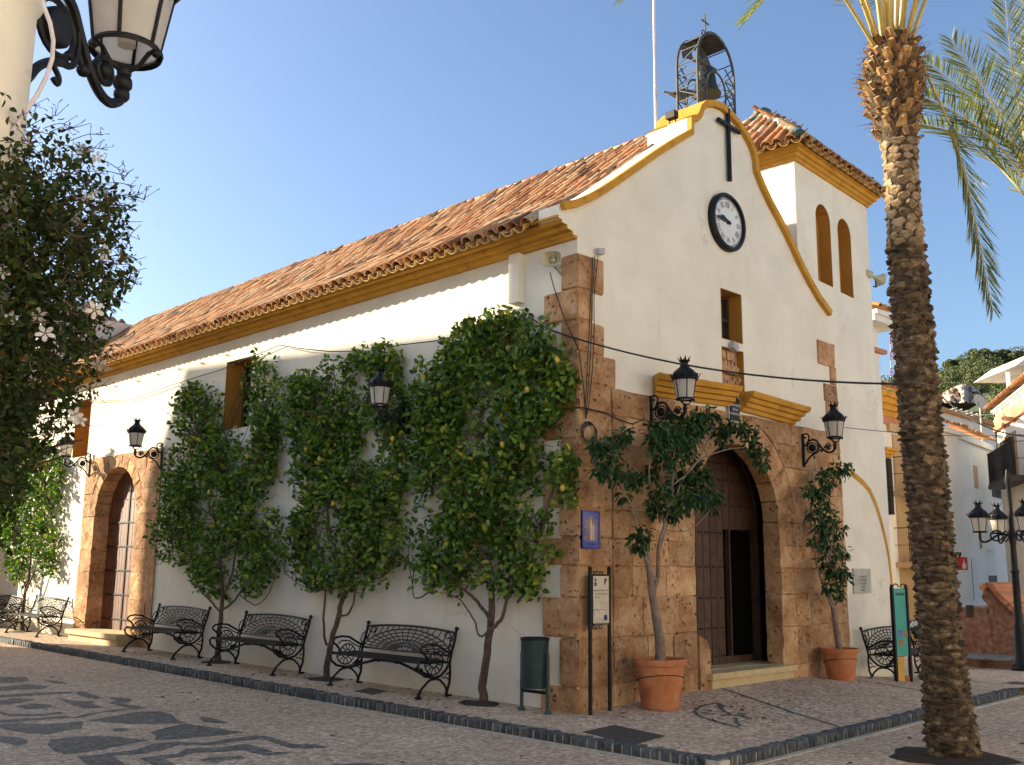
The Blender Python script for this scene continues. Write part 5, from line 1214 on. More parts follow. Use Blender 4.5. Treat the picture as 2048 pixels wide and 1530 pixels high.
def boot(mb, c, a, r, z, w, h, out, rise_):
    dv = Vector((math.cos(a), math.sin(a), 0)); sd = Vector((-dv.y, dv.x, 0)); b = Vector((c.x, c.y, z)) + dv*r*.93
    V = [b - sd*w/2, b + sd*w/2, b + sd*w*.42 + dv*out + Vector((0,0,rise_)), b - sd*w*.42 + dv*out + Vector((0,0,rise_)), b + Vector((0,0,h)) - sd*w*.25, b + Vector((0,0,h)) + sd*w*.25, b - Vector((0,0,h*.55)), b + dv*out*1.08 + Vector((0,0,rise_+h*.16))]
    V = [v + Vector((U(-.008,.008), U(-.008,.008), U(-.008,.008))) for v in V]
    mb.add(V, [(0,6,1,2,3),(3,2,7),(3,7,4,0),(7,2,1,5),(7,5,4)])
def stub(c, a, r, z, w, ln, el, th):
    dv = Vector((math.cos(a), math.sin(a), 0)); sd = Vector((-dv.y, dv.x, 0)); up = dv*math.cos(el) + Vector((0,0,1))*math.sin(el); nr_ = sd.cross(up); b = Vector((c.x, c.y, z)) + dv*r*.88; mb = MB()
    ring = lambda p, k, t_: [p - sd*w*.5*k, p - nr_*t_*.6, p + sd*w*.5*k, p + nr_*t_*.5]
    R0, R1 = ring(b, 1.15, th), ring(b + up*ln + sd*U(-.015,.015), .72*U(.85,1.15), th*.8); J = lambda v: v + Vector((U(-.006,.006), U(-.006,.006), U(-.008,.008)))
    mb.add([J(v) for v in R0+R1], [(0,1,5,4),(1,2,6,5),(2,3,7,6),(3,0,4,7)]); mb.mi = 1; mb.add([J(v) for v in R1], [(0,1,2,3)]); return mb
PCUT = simple('cut palm stub end', [(.3, (.38, .24, .11)), (.7, (.60, .45, .26))], 14, .9)
while z < pz[-1]-.10:
    c, r = trunk_at(z); lvl = 0 if z < 4.75 else 1 if z < 5.75 else 2; n = max(7, int(2*math.pi*r/(.12, .125, .125)[lvl]))
    for k in range(n):
        a = 2*math.pi*(k+.5*(row % 2)+U(-.12,.12))/n
        if lvl == 2: stub(c, a, r, z+U(-.025,.025), .085*U(.8,1.3), U(.05,.13), math.radians(U(25,62)), .045).build('leaf_boot', [PBOOT if U(0,1) < .6 else PFIB, PCUT], pal)
        elif lvl == 1: mb = MB(); boot(mb, c, a, r, z+U(-.01,.01), .125*U(.85,1.1), .07, .014+.012*U(.2,1.3), .012); mb.build('leaf_scar', PSCAR, pal)
        else: boot(big, c, a, r*U(.97,1.02), z+U(-.028,.028), .13*U(.5,1.6), .05*U(.6,1.4), .012+.022*U(.2,1.6), .012*U(-.5,2.2))
    z += (.048, .075, .072)[lvl]*U(.88,1.1); row += 1
struct(big.build('trunk_scales', PBARK, pal), 'stuff')
m = MB()
for k in range(700):
    z = U(5.9, 6.75); c, r = trunk_at(z); a = U(0, 6.28); dv = Vector((math.cos(a), math.sin(a), 0)); p = c+dv*r*.95; p.z = z; q = p + dv*U(.02,.12) + Vector((U(-.06,.06), U(-.06,.06), U(-.08,.1))); m.tube([p, q], [.004, .0015], 3, False)
struct(m.build('trunk_fibres', PFIB, pal), 'stuff')
crown = trunk_at(6.62)[0]
FR = [((1620,-150),(1495,38),9.2),((1640,-330),(1245,-2),8.7),((1720,-400),(1500,-300),9.5),((1772,-500),(1700,-640),10.1),((1800,-500),(1850,-680),9.6),((1840,-400),(2000,-470),10.3),((1900,-200),(2110,-130),9.4),((1745,-330),(1560,-450),10.7),((1690,-170),(1555,-60),10.6),((1870,-260),(2160,-360),8.7),((1760,-480),(1600,-740),8.9),((1830,-480),(1950,-790),8.9),((1705,-120),(1600,-20),11.0),((1860,-150),(2040,-40),10.8)]
for k, (cp, tp, dd) in enumerate(FR):
    a0 = math.atan2(-(cp[0]-1785), 200); b0 = crown + Vector((ROT[0][0], ROT[1][0], 0))*(.12*max(-1, min(1, (cp[0]-1785)/90))) + Vector((0,0,U(-.08,.05)))
    c1 = at(*cp, (PD+dd)/2); tt = at(*tp, dd); frond(pal, [b0, b0.lerp(c1, .5)*.75+(b0.lerp(c1, .5).lerp(c1.lerp(tt, .5), .5))*.25, b0*.25+c1*.5+tt*.25, b0*.06+c1*.38+tt*.56, tt], .42, 66, .014, .28, .2, .026, k)
hang = [(1812,78),(1832,112),(1860,162),(1884,215),(1905,265),(1926,332),(1946,420),(1965,515),(1985,618)]
frond(pal, [at(x, y, PD-.05*i) for i, (x, y) in enumerate(hang)], .36, 90, .016, .33, .75, .016, 77)
m = MB(); n = 16; c0 = tc[0]; pts = [(c0.x + .62*math.cos(a)*U(.75,1.1), c0.y + .62*math.sin(a)*U(.75,1.1)) for a in np.linspace(0, 2*math.pi, n, endpoint=False)]
m.add([(x, y, zq(x, y)+.006) for x, y in pts] + [(c0.x, c0.y, zq(c0.x, c0.y)+.05)], [(i, (i+1) % n, n) for i in range(n)]); m.build('soil_pit', SOIL, pal, 60)
pa2 = thing('palm_tree', 'second date palm with arching fronds entering from the right edge', 'palm tree'); c2 = at(2110, 440, 12.0)
m = MB(); m.tube([(c2.x+.1, c2.y, zq(c2.x, c2.y)-.1), (c2.x+.05, c2.y, 2.5), (c2.x, c2.y, c2.z-.3), (c2.x, c2.y, c2.z+.1)], [.26, .2, .22, .12], 14); m.build('trunk', PBARK, pa2, 60)
big = MB()
for j in range(int((c2.z-.2)/.055)):
    z = j*.055; n = 11; r = float(np.interp(z, [0, 2.5, c2.z-.3], [.26, .2, .22])); cc = Vector((c2.x+float(np.interp(z, [0, 2.5, c2.z-.3], [.1, .05, 0])), c2.y, z))
    for k in range(n): boot(big, cc, 2*math.pi*(k+.5*(j % 2)+U(-.15,.15))/n, r, z+U(-.025,.025), .13*U(.5,1.5), .05*U(.6,1.4), .012+.022*U(.2,1.6), .012*U(-.5,2))
struct(big.build('trunk_scales', PBARK, pa2), 'stuff')
for k, L in enumerate(([(2095,430),(2058,340),(2012,255),(1962,165),(1903,80)], [(2105,425),(2062,330),(2038,210),(2022,110),(2011,2)], [(2090,425),(2035,315),(1965,222),(1905,165),(1848,122)], [(2090,430),(2045,350),(1980,275),(1915,228),(1842,192)], [(2090,440),(2045,385),(1985,320),(1920,270),(1838,248)], [(2110,420),(2100,250),(2140,60),(2200,-80)], [(2130,430),(2220,280),(2330,180),(2450,160)], [(2130,450),(2260,420),(2380,440),(2440,520)], [(2100,420),(2065,260),(2060,80),(2050,-80)], [(2120,460),(2180,560),(2210,700),(2220,800)], [(2100,430),(2080,280),(2075,120),(2100,-60)])):
    dd = [12.0, 11.8, 11.5, 11.2, 10.9]; dd = dd if k < 5 else [12.0, 12.3, 12.6, 12.9]
    frond(pa2, [at(x, y, d_ + (.5*(k % 3) if i > 1 else 0)) for i, ((x, y), d_) in enumerate(zip(L, dd))], .46, 84, .017, .20, .08, .02, 100+k)
random.seed(23)
# ================================================================== jasmine, pillar and lantern close to the camera
RT = Vector((ROT[0][0], ROT[1][0], ROT[2][0]))
adir = Vector((.80, .597, 0)).normalized(); ringc = at(252, 103, 3.45); lo_ = ringc - adir*.55 - Vector((0,0,.425))
more_lantern('large looking wall lantern close to the camera at the upper left', lo_, math.atan2(adir.y, adir.x))
pc = lo_ - adir*.15 - RT*.008; pc.z = 0
m = MB(); m.lathe([(.142, zq(pc.x, pc.y)), (.138, 3.05), (.138, 3.13), (.152, 3.15), (.156, 3.17), (.152, 3.19), (.142, 3.21), (.142, 3.27), (.17, 3.32), (.19, 3.39), (.19, 3.5)], 40, (pc.x, pc.y, 0), True, True)
pil = tag(m.build('white_pillar', WHITE, None, 50), 'round white pillar with a moulded ring at the upper left edge', 'pillar')
m = MB(); ec = [pc+RT*.13+Vector((0,-.05,z)) + RT*(.06*math.sin(z*9)) for z in np.arange(2.55, 3.6, .05)]; m.tube(ec, .006, 5)
tag(m.build('pale_cable', STEEL, None), 'pale grey cable hanging along the white pillar', 'cable')
jas = thing('jasmine_vine', 'dark jasmine vine with white star flowers hanging at the left edge', 'vine'); rs = np.random.RandomState(5)
JP = np.array([(-160,165),(0,175),(55,195),(105,225),(170,270),(200,320),(245,350),(285,395),(262,430),(258,480),(282,560),(240,605),(212,640),(240,690),(205,740),(195,790),(160,800),(150,850),(120,905),(60,960),(40,1000),(0,1015),(-160,1015)], float)
def jpt(x, y, d): v = ray(x, y); return CAM + v*d/(v @ FWD)
pts = rs.uniform((-160, 165), (290, 1015), (54000, 2)); pts = pts[in_poly(pts, JP)]
edge = np.interp(pts[:, 1], [165, 300, 420, 560, 700, 800, 900, 1015], [40, 190, 270, 270, 215, 180, 110, 20])
core = np.clip((edge - pts[:, 0])/150, 0, 1); ydens = np.interp(pts[:, 1], [165, 260, 380, 480, 880, 1015], [.05, .25, .7, 1, 1, .55])
nz = .5+.5*np.sin(pts[:, 0]*.043+1)*np.sin(pts[:, 1]*.037+2) + .35*np.sin(pts[:, 0]*.11+pts[:, 1]*.07)
keep = rs.rand(len(pts)) < np.clip((.10+.72*core)*ydens*(.5+.9*nz), 0, 1); pts = pts[keep]
dj = 2.48 + .65*rs.rand(len(pts)); P = np.array([jpt(x, y, d) for (x, y), d in zip(pts, dj)])
ex = rs.uniform((-90, 330), (62, 1000), (2600, 2)); P = np.concatenate([P, np.array([jpt(x, y, 2.42+.2*rs.rand()) for x, y in ex])])
P = P[np.hypot(P[:, 0]-pc.x, P[:, 1]-pc.y) > .14]
L = rs.uniform(.011, .029, len(P)); leaves('leaves', P, rs.normal(size=(len(P), 3))+np.array([0, 0, -.3]), L, L*.5, JASM, jas)
m = MB(); sel = pts[rs.permutation(len(pts))[:2600]]
for x, y in sel:
    a = Vector(jpt(x, y, 2.5+.6*rs.rand())); d_ = Vector((rs.normal(), rs.normal(), rs.normal()*.8+.1)).normalized()*U(.03,.09); b_ = a+d_*.5+Vector((U(-.01,.01), U(-.01,.01), U(-.01,.01))); m.tube([a, b_, a+d_], [.0016, .0013, .0008], 3, False)
TIPS = [(150,260),(205,270),(245,350),(215,300),(270,395),(290,400),(240,340),(262,420),(260,470),(285,555),(275,520),(240,600),(250,690),(225,660),(205,745),(215,770),(180,800),(160,850),(115,230),(80,210),(265,372),(240,500),(250,560),(230,720),(120,900),(90,940)]
for x, y in TIPS:
    c0 = Vector(jpt(x-60-30*rs.rand(), y+25*rs.normal(), 3.0)); e = Vector(jpt(x, y, 2.95)); mid = c0.lerp(e, .55)+Vector((0, 0, U(0,.02))); m.tube(smooth([c0, mid, e], 3), .0014, 3, False)
    for k in range(5):
        b_ = mid.lerp(e, U(.1,1)); f_ = b_ + (e-c0).normalized()*U(.01,.03) + Vector((U(-.02,.02), U(-.02,.02), U(-.025,.03))); m.tube([b_, f_], [.0013, .0007], 3, False); m.tube([f_, f_+Vector((U(-.01,.01), U(-.01,.01), U(-.006,.014)))], .0014, 3, False)
struct(m.build('twigs', BARK, jas), 'stuff')
m = MB()
for L_ in ([(-120,1100),(-60,980),(0,880),(40,760),(70,600),(60,450)], [(-120,1000),(0,925),(60,910),(120,890),(165,880)], [(-80,900),(20,800),(90,700),(130,560)], [(-60,700),(60,560),(120,420),(140,330)], [(-100,1050),(-40,1000),(30,960),(60,935),(120,915)]):
    m.tube(smooth([Vector(jpt(x, y, 3.05)) for x, y in L_], 5), list(np.linspace(.008, .003, (len(L_)-1)*5+1)), 5)
m.build('stems', BARK, jas, 60)
fm = MB()
for k in range(5):
    a = 2*math.pi*k/5; d_ = Vector((math.cos(a), math.sin(a), .12)); s_ = Vector((-math.sin(a), math.cos(a), 0)); fm.add([d_*.002, d_*.010-s_*.0055, d_*.019-s_*.0045+Vector((0,0,-.001)), d_*.022+Vector((0,0,-.002)), d_*.019+s_*.0045+Vector((0,0,-.001)), d_*.010+s_*.0055], [(0,1,2,3,4,5)])
fm.tube([(0,0,0), (.001,0,-.02)], .0014, 4); fme = fm.mesh('flower', PETAL)
fl_ = pts[rs.permutation(len(pts))[:44]].tolist() + [(52,283),(78,308),(160,300),(195,315),(172,300),(165,395),(185,390),(150,430),(150,450),(178,620),(190,620),(195,730),(210,735),(60,720),(50,740),(150,830),(160,840),(22,610),(30,700)]
for x, y in fl_:
    o = bpy.data.objects.new('flower', fme); COL.objects.link(o); o.parent = jas; o.location = jpt(x, y, 2.46+.3*rs.rand())
    v = Vector(-ray(x, y)) + Vector(rs.normal(size=3)*.8); q = v.to_track_quat('Z', 'Y'); o.rotation_euler = (q @ Matrix.Rotation(U(0, 6), 3, 'Z').to_quaternion()).to_euler(); k = U(.8, 1.15); o.scale = (k, k, k)
# ================================================================== cables
def cable(name, label, P, r, par=None):
    m = MB(); m.tube(P, r, 5); return tag(m.build(name, CABLE, None), label, 'cable')
def sag(a, b, s_, n=14): return [a.lerp(b, i/n) - Vector((0,0,s_*4*(i/n)*(1-i/n))) for i in range(n+1)]
e1 = on_x(1100, 660, -.10); e2 = trunk_at(3.45)[0] + Vector((-.15, .12, 0)); e2 = at(1797, 768, PD-.2)
cable('cable', 'black cable strung from the church corner to the tall palm', sag(e1, e2, .16), .011)
w_ = [(178,802),(260,800),(350,768),(440,740),(560,690)]; cable('cable', 'thin black cable sagging along the far half of the side wall', [on_x(x, y, -.06) for x, y in w_], .008)
w_ = [(560,690),(600,697),(660,703),(740,702),(800,690),(870,682),(940,665),(1020,650),(1060,635),(1100,660)]; cable('cable', 'thin black cable over the espalier trees on the side wall', [on_x(x, y, -.10) for x, y in w_], .009)
for k, (dx, dy) in enumerate(((0, 0), (4, 0), (-3, 2))):
    cable('cable', ('straight strand of the cable bundle down the corner stones', 'right bowed strand of the cable bundle down the corner stones', 'left bowed strand of the cable bundle down the corner stones')[k], [on_y(x, y, -.06) for x, y in ((1190+dx*1.5,512+dy),(1187+dx,560),(1184+dx,600),(1183+dx*1.4,660),(1179+dx*1.5,740),(1174+dx,810),(1172,838))], .006)
m = MB()
for k in range(4): m.tube([on_y(1176+14*math.cos(t)+k*1.5, 862+19*math.sin(t)+k*2, -.06-.006*k) for t in np.linspace(0, 6.28, 16)], .006, 4)
tag(m.build('cable_coil', CABLE), 'coil of spare black cable hanging on the corner stones', 'cable')
m = MB(); q = on_y(1200, 503, -.05); m.obox(q, (.055, 0, .01), (0, .035, 0), (0, 0, .04)); tag(m.build('junction_box', GREY), 'grey junction box at the top of the corner stones', 'junction box')
m = MB(); q = on_y(1467, 694, -.05); m.obox(q, (.06, 0, -.03), (0, .05, 0), (.02, 0, .05)); tag(m.build('alarm_box', GREY), 'grey box between the facade window and the niche', 'junction box')
cable('cable', 'cable running from the loudspeaker bracket diagonally to the corner coil', [on_x(1100, 545, -.1), on_x(1108, 575, -.07), on_x(1130, 640, -.06), on_y(1158, 700, -.06), on_y(1168, 780, -.06), on_y(1172, 836, -.06)], .007)
cable('cable', 'cable across the corner stones to the left facade lantern', [on_x(1105, 820, -.05), on_x(1135, 817, -.05), on_y(1160, 814, -.05), on_y(1210, 825, -.05), on_y(1240, 840, -.06), on_y(1265, 848, -.06), on_y(1288, 838, -.05)], .008)
cable('cable', 'hair thin wire leading right from the right facade lantern', sag(on_y(1690, 855, -.4), at(2075, 866, 24), .1), .006)

HK = 0
for x, y in ((230,773),(275,762),(315,749),(357,738),(403,726),(452,710),(508,695)):
    q = on_x(x, y, -.03); m = MB(); m.tube([(q.x, q.y+.035+.03*math.cos(t), q.z+.02*math.sin(t)) for t in np.linspace(0, 6.2, 10)], .006, 4); m.tube([(q.x, q.y-.035+.03*math.cos(t), q.z+.02*math.sin(t)) for t in np.linspace(0, 6.2, 10)], .006, 4); m.tube([(0, q.y, q.z), (-.04, q.y, q.z)], .007, 4)
    tag(m.build('wire_hook', GREY), f'{("first", "second", "third", "fourth", "fifth", "sixth", "last")[HK]} wire hook from the left in the row below the side eave', 'hook', 'wire hooks below the side eave'); HK += 1

rs = np.random.RandomState(44); P = []
for c_, n_, sx, sy in (((-.5, 1.8), 45, .35, .8), ((-.5, 5.2), 35, .35, .8), ((-.5, 9.3), 30, .3, .8), ((1.4, -.9), 30, .7, .4), ((5.8, -.8), 14, .6, .4), ((-2.5, 3), 26, .9, 3), ((1.2, -3.8), 20, .8, .5)):
    for k in range(n_):
        x, y = c_[0]+rs.normal()*sx, c_[1]+rs.normal()*sy
        if (x > -.05 and y > -.1): continue
        P.append((x, y, (zp(x, y)+.012) if (x > -1.12 and y > kline(x)+.1) else zq(x, y)+.012))
P = np.array(P); D = rs.normal(size=P.shape)*np.array([1, 1, .12]); L = rs.uniform(.04, .085, len(P))
fl2 = leaves('fallen_leaves', P, D, L, L*.5, leafmat('dry leaf', [(0, (.10, .06, .02)), (.5, (.20, .13, .04)), (1, (.16, .17, .04))], .7, .1, .2), None, rs.normal(size=P.shape)*.25+np.array([0, 0, 1]))
tag(fl2, 'scattered dry leaves on the paving round the trees', 'leaves', None, 'stuff')
# ================================================================== houses round the square
def plane_fn(A, B):
    A = Vector((A.x, A.y, 0)); B = Vector((B.x, B.y, 0)); e = (B-A).normalized(); n = Vector((-e.y, e.x, 0))   # n points away from the camera side
    def fn(u, v, w): p = A + e*u + n*w; return (p.x, p.y, v)
    def px(x, y):
        v = Vector(ray(x, y)); t = ((A-Vector(CAM)).dot(n))/v.dot(n); p = Vector(CAM)+v*t - A; return (p.dot(e), p.z)
    return fn, px, (B-A).length
def prect(px, x0, y0, x1, y1):
    a, b = px(x0, y0), px(x1, y1); return rect(min(a[0], b[0]), max(a[0], b[0]), min(a[1], b[1]), max(a[1], b[1]))
TAN = simple('tan plaster', [(.3, (.42, .27, .13)), (.7, (.52, .35, .18))], 2, .9, .2, 40, .01)
PINK = simple('salmon trim', [(.3, (.42, .16, .08)), (.7, (.52, .22, .12))], 3, .9)
SHUT = simple('dark brown shutters', [(.3, (.035, .022, .014)), (.7, (.07, .045, .03))], 6, .7)
FARTILE = tilemat('far roof tile', TSTOPS, True)
def tile_row(par, fn, u0, u1, z, w0, n, L=.5, slope=.35, r=.11, up=1.4):
    """short tiled eave: hollow ends show as a row of rings"""
    m = MB(); pt = arc_tile(r, r*.85, up, 5)
    for k in range(n):
        u = u0+(u1-u0)*(k+.5)/n; a, b = Vector(fn(u, z, w0)), Vector(fn(u, z+slope*up, w0+up)); al = (Vector(fn(u+1, 0, 0))-Vector(fn(u, 0, 0))).normalized(); upv = (b-a).normalized(); M = Matrix.Translation(a) @ tmat(al, upv, al.cross(upv)); m.add([M @ Vector(v) for v in pt.v], pt.f)
    return struct(m.build('eave_tiles', FARTILE, par, 50), 'stuff')
def opening(par, fn, R, depth, mat, name='window', frame=None, fr=.05, bars=0):
    (u0, v0), (u1, v1) = R[0], R[2]; m = MB(); m.plate(R, [], fn, -.012, .03); o = fixn(m.build(name, mat, par))
    if frame:
        m = MB(); m.plate(rect(u0-fr, u1+fr, v0-fr*.5, v1+fr), [rect(u0+.004, u1-.004, v0+.004, v1-.004)], fn, -.04, -.001); fixn(m.build('frame', frame, o))
    if bars:
        m = MB()
        for k in range(bars): u = u0+(u1-u0)*(k+.5)/bars; m.bar(fn(u, v0, -.12), fn(u, v1, -.12), .02, .02, (0, 1, 0))
        for v in (v0+.05, (v0+v1)/2, v1-.05): m.bar(fn(u0, v, -.12), fn(u1, v, -.12), .025, .02)
        m.build('grille', IRON, o)
    return o
def balcony(par, fn, u0, u1, z, out=.45, h=.95, slab=TAN):
    m = MB(); m.plate(rect(u0, u1, z-.14, z), [], fn, -out, 0); o = fixn(m.build('balcony', slab, par)); m = MB(); n = max(4, int((u1-u0)/.12))
    for k in range(n+1): u = u0+.03+(u1-u0-.06)*k/n; m.bar(fn(u, z, -out+.04), fn(u, z+h, -out+.04), .016, .016, (0, 1, 0))
    for u in (u0+.03, u1-.03): m.bar(fn(u, z+h, -out+.04), fn(u, z+h, 0), .025, .02); m.bar(fn(u, z+h*.5, -out+.04), fn(u, z+h*.5, 0), .016, .016)
    for v in (z+.06, z+h): m.bar(fn(u0, v, -out+.04), fn(u1, v, -out+.04), .03, .025)
    m.build('railing', IRON, o); return o
# ---- beige trimmed house right of the tower
A, B = at(1735, 1290, 26.5), at(1862, 1290, 29.3); fn, px, L = plane_fn(A, B)
h1 = thing('beige_house', 'beige trimmed house with balconies between the tower and the palm', 'house')
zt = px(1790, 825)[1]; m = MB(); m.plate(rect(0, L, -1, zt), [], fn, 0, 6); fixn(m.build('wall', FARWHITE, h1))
m = MB(); m.plate(prect(px, 1783, 868, 1861, 1292), [], fn, -.03, -.001); fixn(m.build('facing', TAN, h1))
m = MB(); zc = px(1790, 838)[1]
for k in range(4): m.plate(rect(0, L, zc+.16*k, zc+.16*(k+1)), [], fn, -.10-.09*k, .0)
fixn(m.build('cornice', OCHRE, h1)); tile_row(h1, fn, 0, L, zc+.70, -.55, 26)
m = MB(); m.plate(prect(px, 1760, 846, 1861, 853), [], fn, -.06, -.001); m.build('string_course', PINK, h1)
m = MB(); m.plate(prect(px, 1773, 862, 1861, 867.9), [], fn, -.10, -.001); m.build('string_course', TAN, h1)
for (x0, y0, x1, y1, bal) in ((1788,896,1809,982,1), (1796,1024,1821,1122,1), (1808,1158,1834,1292,0)):
    R = prect(px, x0, y0, x1, y1); opening(h1, fn, R, .1, SHUT, 'balcony_door' if bal else 'house_door', TAN, .09)
    if bal: balcony(h1, fn, R[0][0]-.35, R[1][0]+.45, R[0][1]-.05)
R = prect(px, 1764, 916, 1781, 1030); opening(h1, fn, R, .1, SHUT, 'window', None, .05, 5)
m = MB()
for k in range(3): m.plate(rect(R[0][0]-.1-.03*k, R[1][0]+.12+.04*k, R[2][1]+.04+.08*k, R[2][1]+.12+.08*k), [], fn, -.08-.08*k, -.001)
fixn(m.build('window_hood', OCHRE, h1))
# ---- white house whose eave shows over the tower's right edge
A, B = at(1722, 700, 22), at(1762, 700, 22.6); fn, px, L = plane_fn(A, B)
h2 = thing('white_house', 'white house with short tiled eave just behind the tower edge', 'house')
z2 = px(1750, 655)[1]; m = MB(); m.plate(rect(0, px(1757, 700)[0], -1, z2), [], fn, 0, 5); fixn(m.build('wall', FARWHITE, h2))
m = MB(); m.plate(rect(0, px(1773, 640)[0], z2, z2+.14), [], fn, -.35, 5); m.plate(rect(0, px(1771, 640)[0], z2+.141, z2+.24), [], fn, -.42, 5); fixn(m.build('eave_board', FARWHITE, h2)); tile_row(h2, fn, 0, px(1771, 640)[0], z2+.30, -.45, 6, r=.09)
m = MB(); m.plate(rect(0, px(1764, 700)[0], px(1750, 706)[1], px(1750, 698)[1]), [], fn, -.12, .0); m.build('string_course', PINK, h2)
m = MB(); m.plate(rect(0, px(1768, 900)[0], -1, px(1750, 707)[1]), [], fn, -.02, 4.8); fixn(m.build('lower_wall', FARWHITE, h2))
# ---- white house in the middle distance
A, B = at(1850, 900, 30.6), at(1919, 900, 32.4); fn, px, L = plane_fn(A, B); h3 = thing('white_house', 'plain white house with ring tiled eave right of the palm', 'house')
z3 = px(1900, 868)[1]; m = MB(); m.plate(rect(0, L, -1, z3), [], fn, 0, 4); fixn(m.build('left_wall', FARWHITE, h3)); m = MB(); m.plate(rect(-.1, L+.12, z3, z3+.13), [], fn, -.12, 4); fixn(m.build('eave_board', FARWHITE, h3)); tile_row(h3, fn, 0, L+.1, z3+.22, -.3, 8, r=.12, up=.7)
A2, B2 = at(1919, 900, 32.4), at(1997, 900, 36.5); fn2, px2, L2_ = plane_fn(A2, B2); m = MB(); m.plate(rect(0, L2_, -1, z3+.02), [], fn2, 0, 3); fixn(m.build('right_wall', FARWHITE, h3))
tile_row(h3, fn2, 0, L2_*.75, z3+.22, -.25, 14, r=.10, up=.6, slope=.2); m = MB(); m.plate(rect(-.05, L2_*.78, z3-.10, z3+.10), [], fn2, -.1, 0); fixn(m.build('eave_board', FARWHITE, h3))
opening(h3, fn2, prect(px2, 1946, 930, 1957, 978), .1, TAN, 'window'); opening(h3, fn2, prect(px2, 1983, 940, 1992, 960), .1, TAN, 'window')
R = prect(px2, 1982, 962, 2004, 998); opening(h3, fn2, R, .1, SHUT, 'window', None, .05, 6)
for (x0, y0, x1, y1) in ((1957,1048,1962,1097), (1972,1100,1984,1101)): m = MB(); m.plate(prect(px2, x0, y0, x1, y1), [], fn2, -.05, 0); m.build('trim', TAN, h3)
opening(h3, fn2, prect(px2, 1977, 1151, 1995, 1175), .1, SHUT, 'window'); opening(h3, fn2, prect(px2, 1942, 1118, 1948, 1200), .1, SHUT, 'drain_pipe')
# taller lit house behind it
A, B = at(1850, 1000, 40), at(2000, 1000, 43); fn, px, L = plane_fn(A, B); h4 = thing('white_house', 'sunlit white house top with thin tiled edge behind the plain house', 'house')
zl, zr = px(1885, 828)[1], px(1985, 850)[1]; m = MB(); m.plate([(0, -1), (L, -1), (L, zr-.1), (0, zl+.2)], [], fn, 0, 6); fixn(m.build('wall', FARWHITE, h4)); m = MB(); m.plate([(-.2, zl+.2), (L+.2, zr-.1), (L+.2, zr+.05), (-.2, zl+.35)], [], fn, -.25, 6); fixn(m.build('roof_edge', FARTILE, h4))
m = MB(); q = px(1913, 825); m.plate(rect(q[0]-.12, q[0]+.12, q[1]-.3, q[1]+.5), [], fn, 1, 1.3); m.build('chimney', FARWHITE, h4)
# satellite dish
sd_ = thing('satellite_dish', 'satellite dish and aerials on the roof in the middle distance', 'satellite dish'); c = at(1959, 805, 36)
m = MB(); m.lathe([(.03, -.05), (.18, -.01), (.30, .05)], 18, c, False, False, ax=(-.35, -.9, .3)); m.build('dish', GREY, sd_, 50)
m = MB(); m.tube([c, c-Vector((0,0,1.6))], .03, 6); m.tube([c+Vector((0,0,-.5)), c+Vector((-.9,.6,-.25))], .02, 5); m.tube([c+Vector((0,0,-.45)), c+Vector((.5,-.6,-.4))], .02, 5)
for k in range(5): q = c+Vector((-.2-.17*k, .13+.11*k, -.44+.045*k)); m.tube([q+Vector((-.15,-.18,0)), q+Vector((.15,.18,0))], .012, 4)
m.build('mast', GREY, sd_)
# ---- house with diamond frieze at the right edge
A, B = at(1993, 860, 31), at(2125, 860, 23.5); fn, px, L = plane_fn(A, B); h5 = thing('diamond_house', 'white house with ochre diamond frieze and grilles at the right edge', 'house')
z5 = px(1993, 826)[1]; m = MB(); m.plate(rect(0, L, -1, z5), [], fn, 0, 6); fixn(m.build('wall', FARWHITE, h5))
m = MB()
for k in range(2): m.plate(rect(-.08-.05*k, L, z5+.05*k, z5+.05*(k+1)), [], fn, -.05-.05*k, 6)
fixn(m.build('eave_board', FARWHITE, h5)); tile_row(h5, fn, -.3, L, z5+.16, -.26, 44, r=.10, up=1.6, slope=.3)
for (x, y, hw_, hh) in ((1997,843,9,23),(2007,828,5,14),(2008,852,5,12),(2017,828,9,26),(2028,818,5,12),(2029,838,5,11),(2040,815,9,24),(2055,810,6,14)):
    m = MB(); m.plate([px(x, y+hh), px(x+hw_, y), px(x, y-hh), px(x-hw_, y)], [], fn, -.02, -.001); fixn(m.build('diamond', TAN if hw_ > 6 else PINK, h5))
a, b = px(1995, 862), px(2048, 842); m = MB(); m.plate(rect(0, L, a[1]-.03, a[1]+.10), [], fn, -.10, 0); fixn(m.build('string_course', PINK, h5))
R = prect(px, 2007, 872, 2040, 990); R = rect(R[0][0], R[1][0], px(2015, 962)[1], px(2015, 880)[1]); opening(h5, fn, R, .1, SHUT, 'window', TAN, .12, 9); balcony(h5, fn, R[0][0]-.1, R[1][0]+1.6, R[0][1]-.1, .5, .9, IRON)
opening(h5, fn, prect(px, 2044, 1002, 2062, 1050), .1, PINK, 'window'); 
m = MB(); q = at(2062, 760, 34); m.box(q.x-.45, q.x+.6, q.y-.45, q.y+.5, 3, at(2062, 742, 34).z); m.build('roof_room', FARWHITE, h5)
q = at(2062, 735, 33); m = MB(); zq0, zq1 = at(2010, 740, 33).z, at(2075, 712, 33).z; ca = at(2005, 742, 33); cb = at(2085, 742, 33); fw = Vector((.7, .7, 0))*2.2; m.add([ca-fw*.4, cb-fw*.4, cb+fw, ca+fw, (ca+cb)/2-fw*.4+Vector((0,0,zq1-zq0)), (ca+cb)/2+fw+Vector((0,0,zq1-zq0))], [(0,1,4),(3,5,2),(0,4,5,3),(1,2,5,4),(0,3,2,1)]); m.build('terrace_roof', simple('pale terrace roof', [(.3, (.5, .45, .38)), (.7, (.6, .55, .47))], 4, .9), h5)
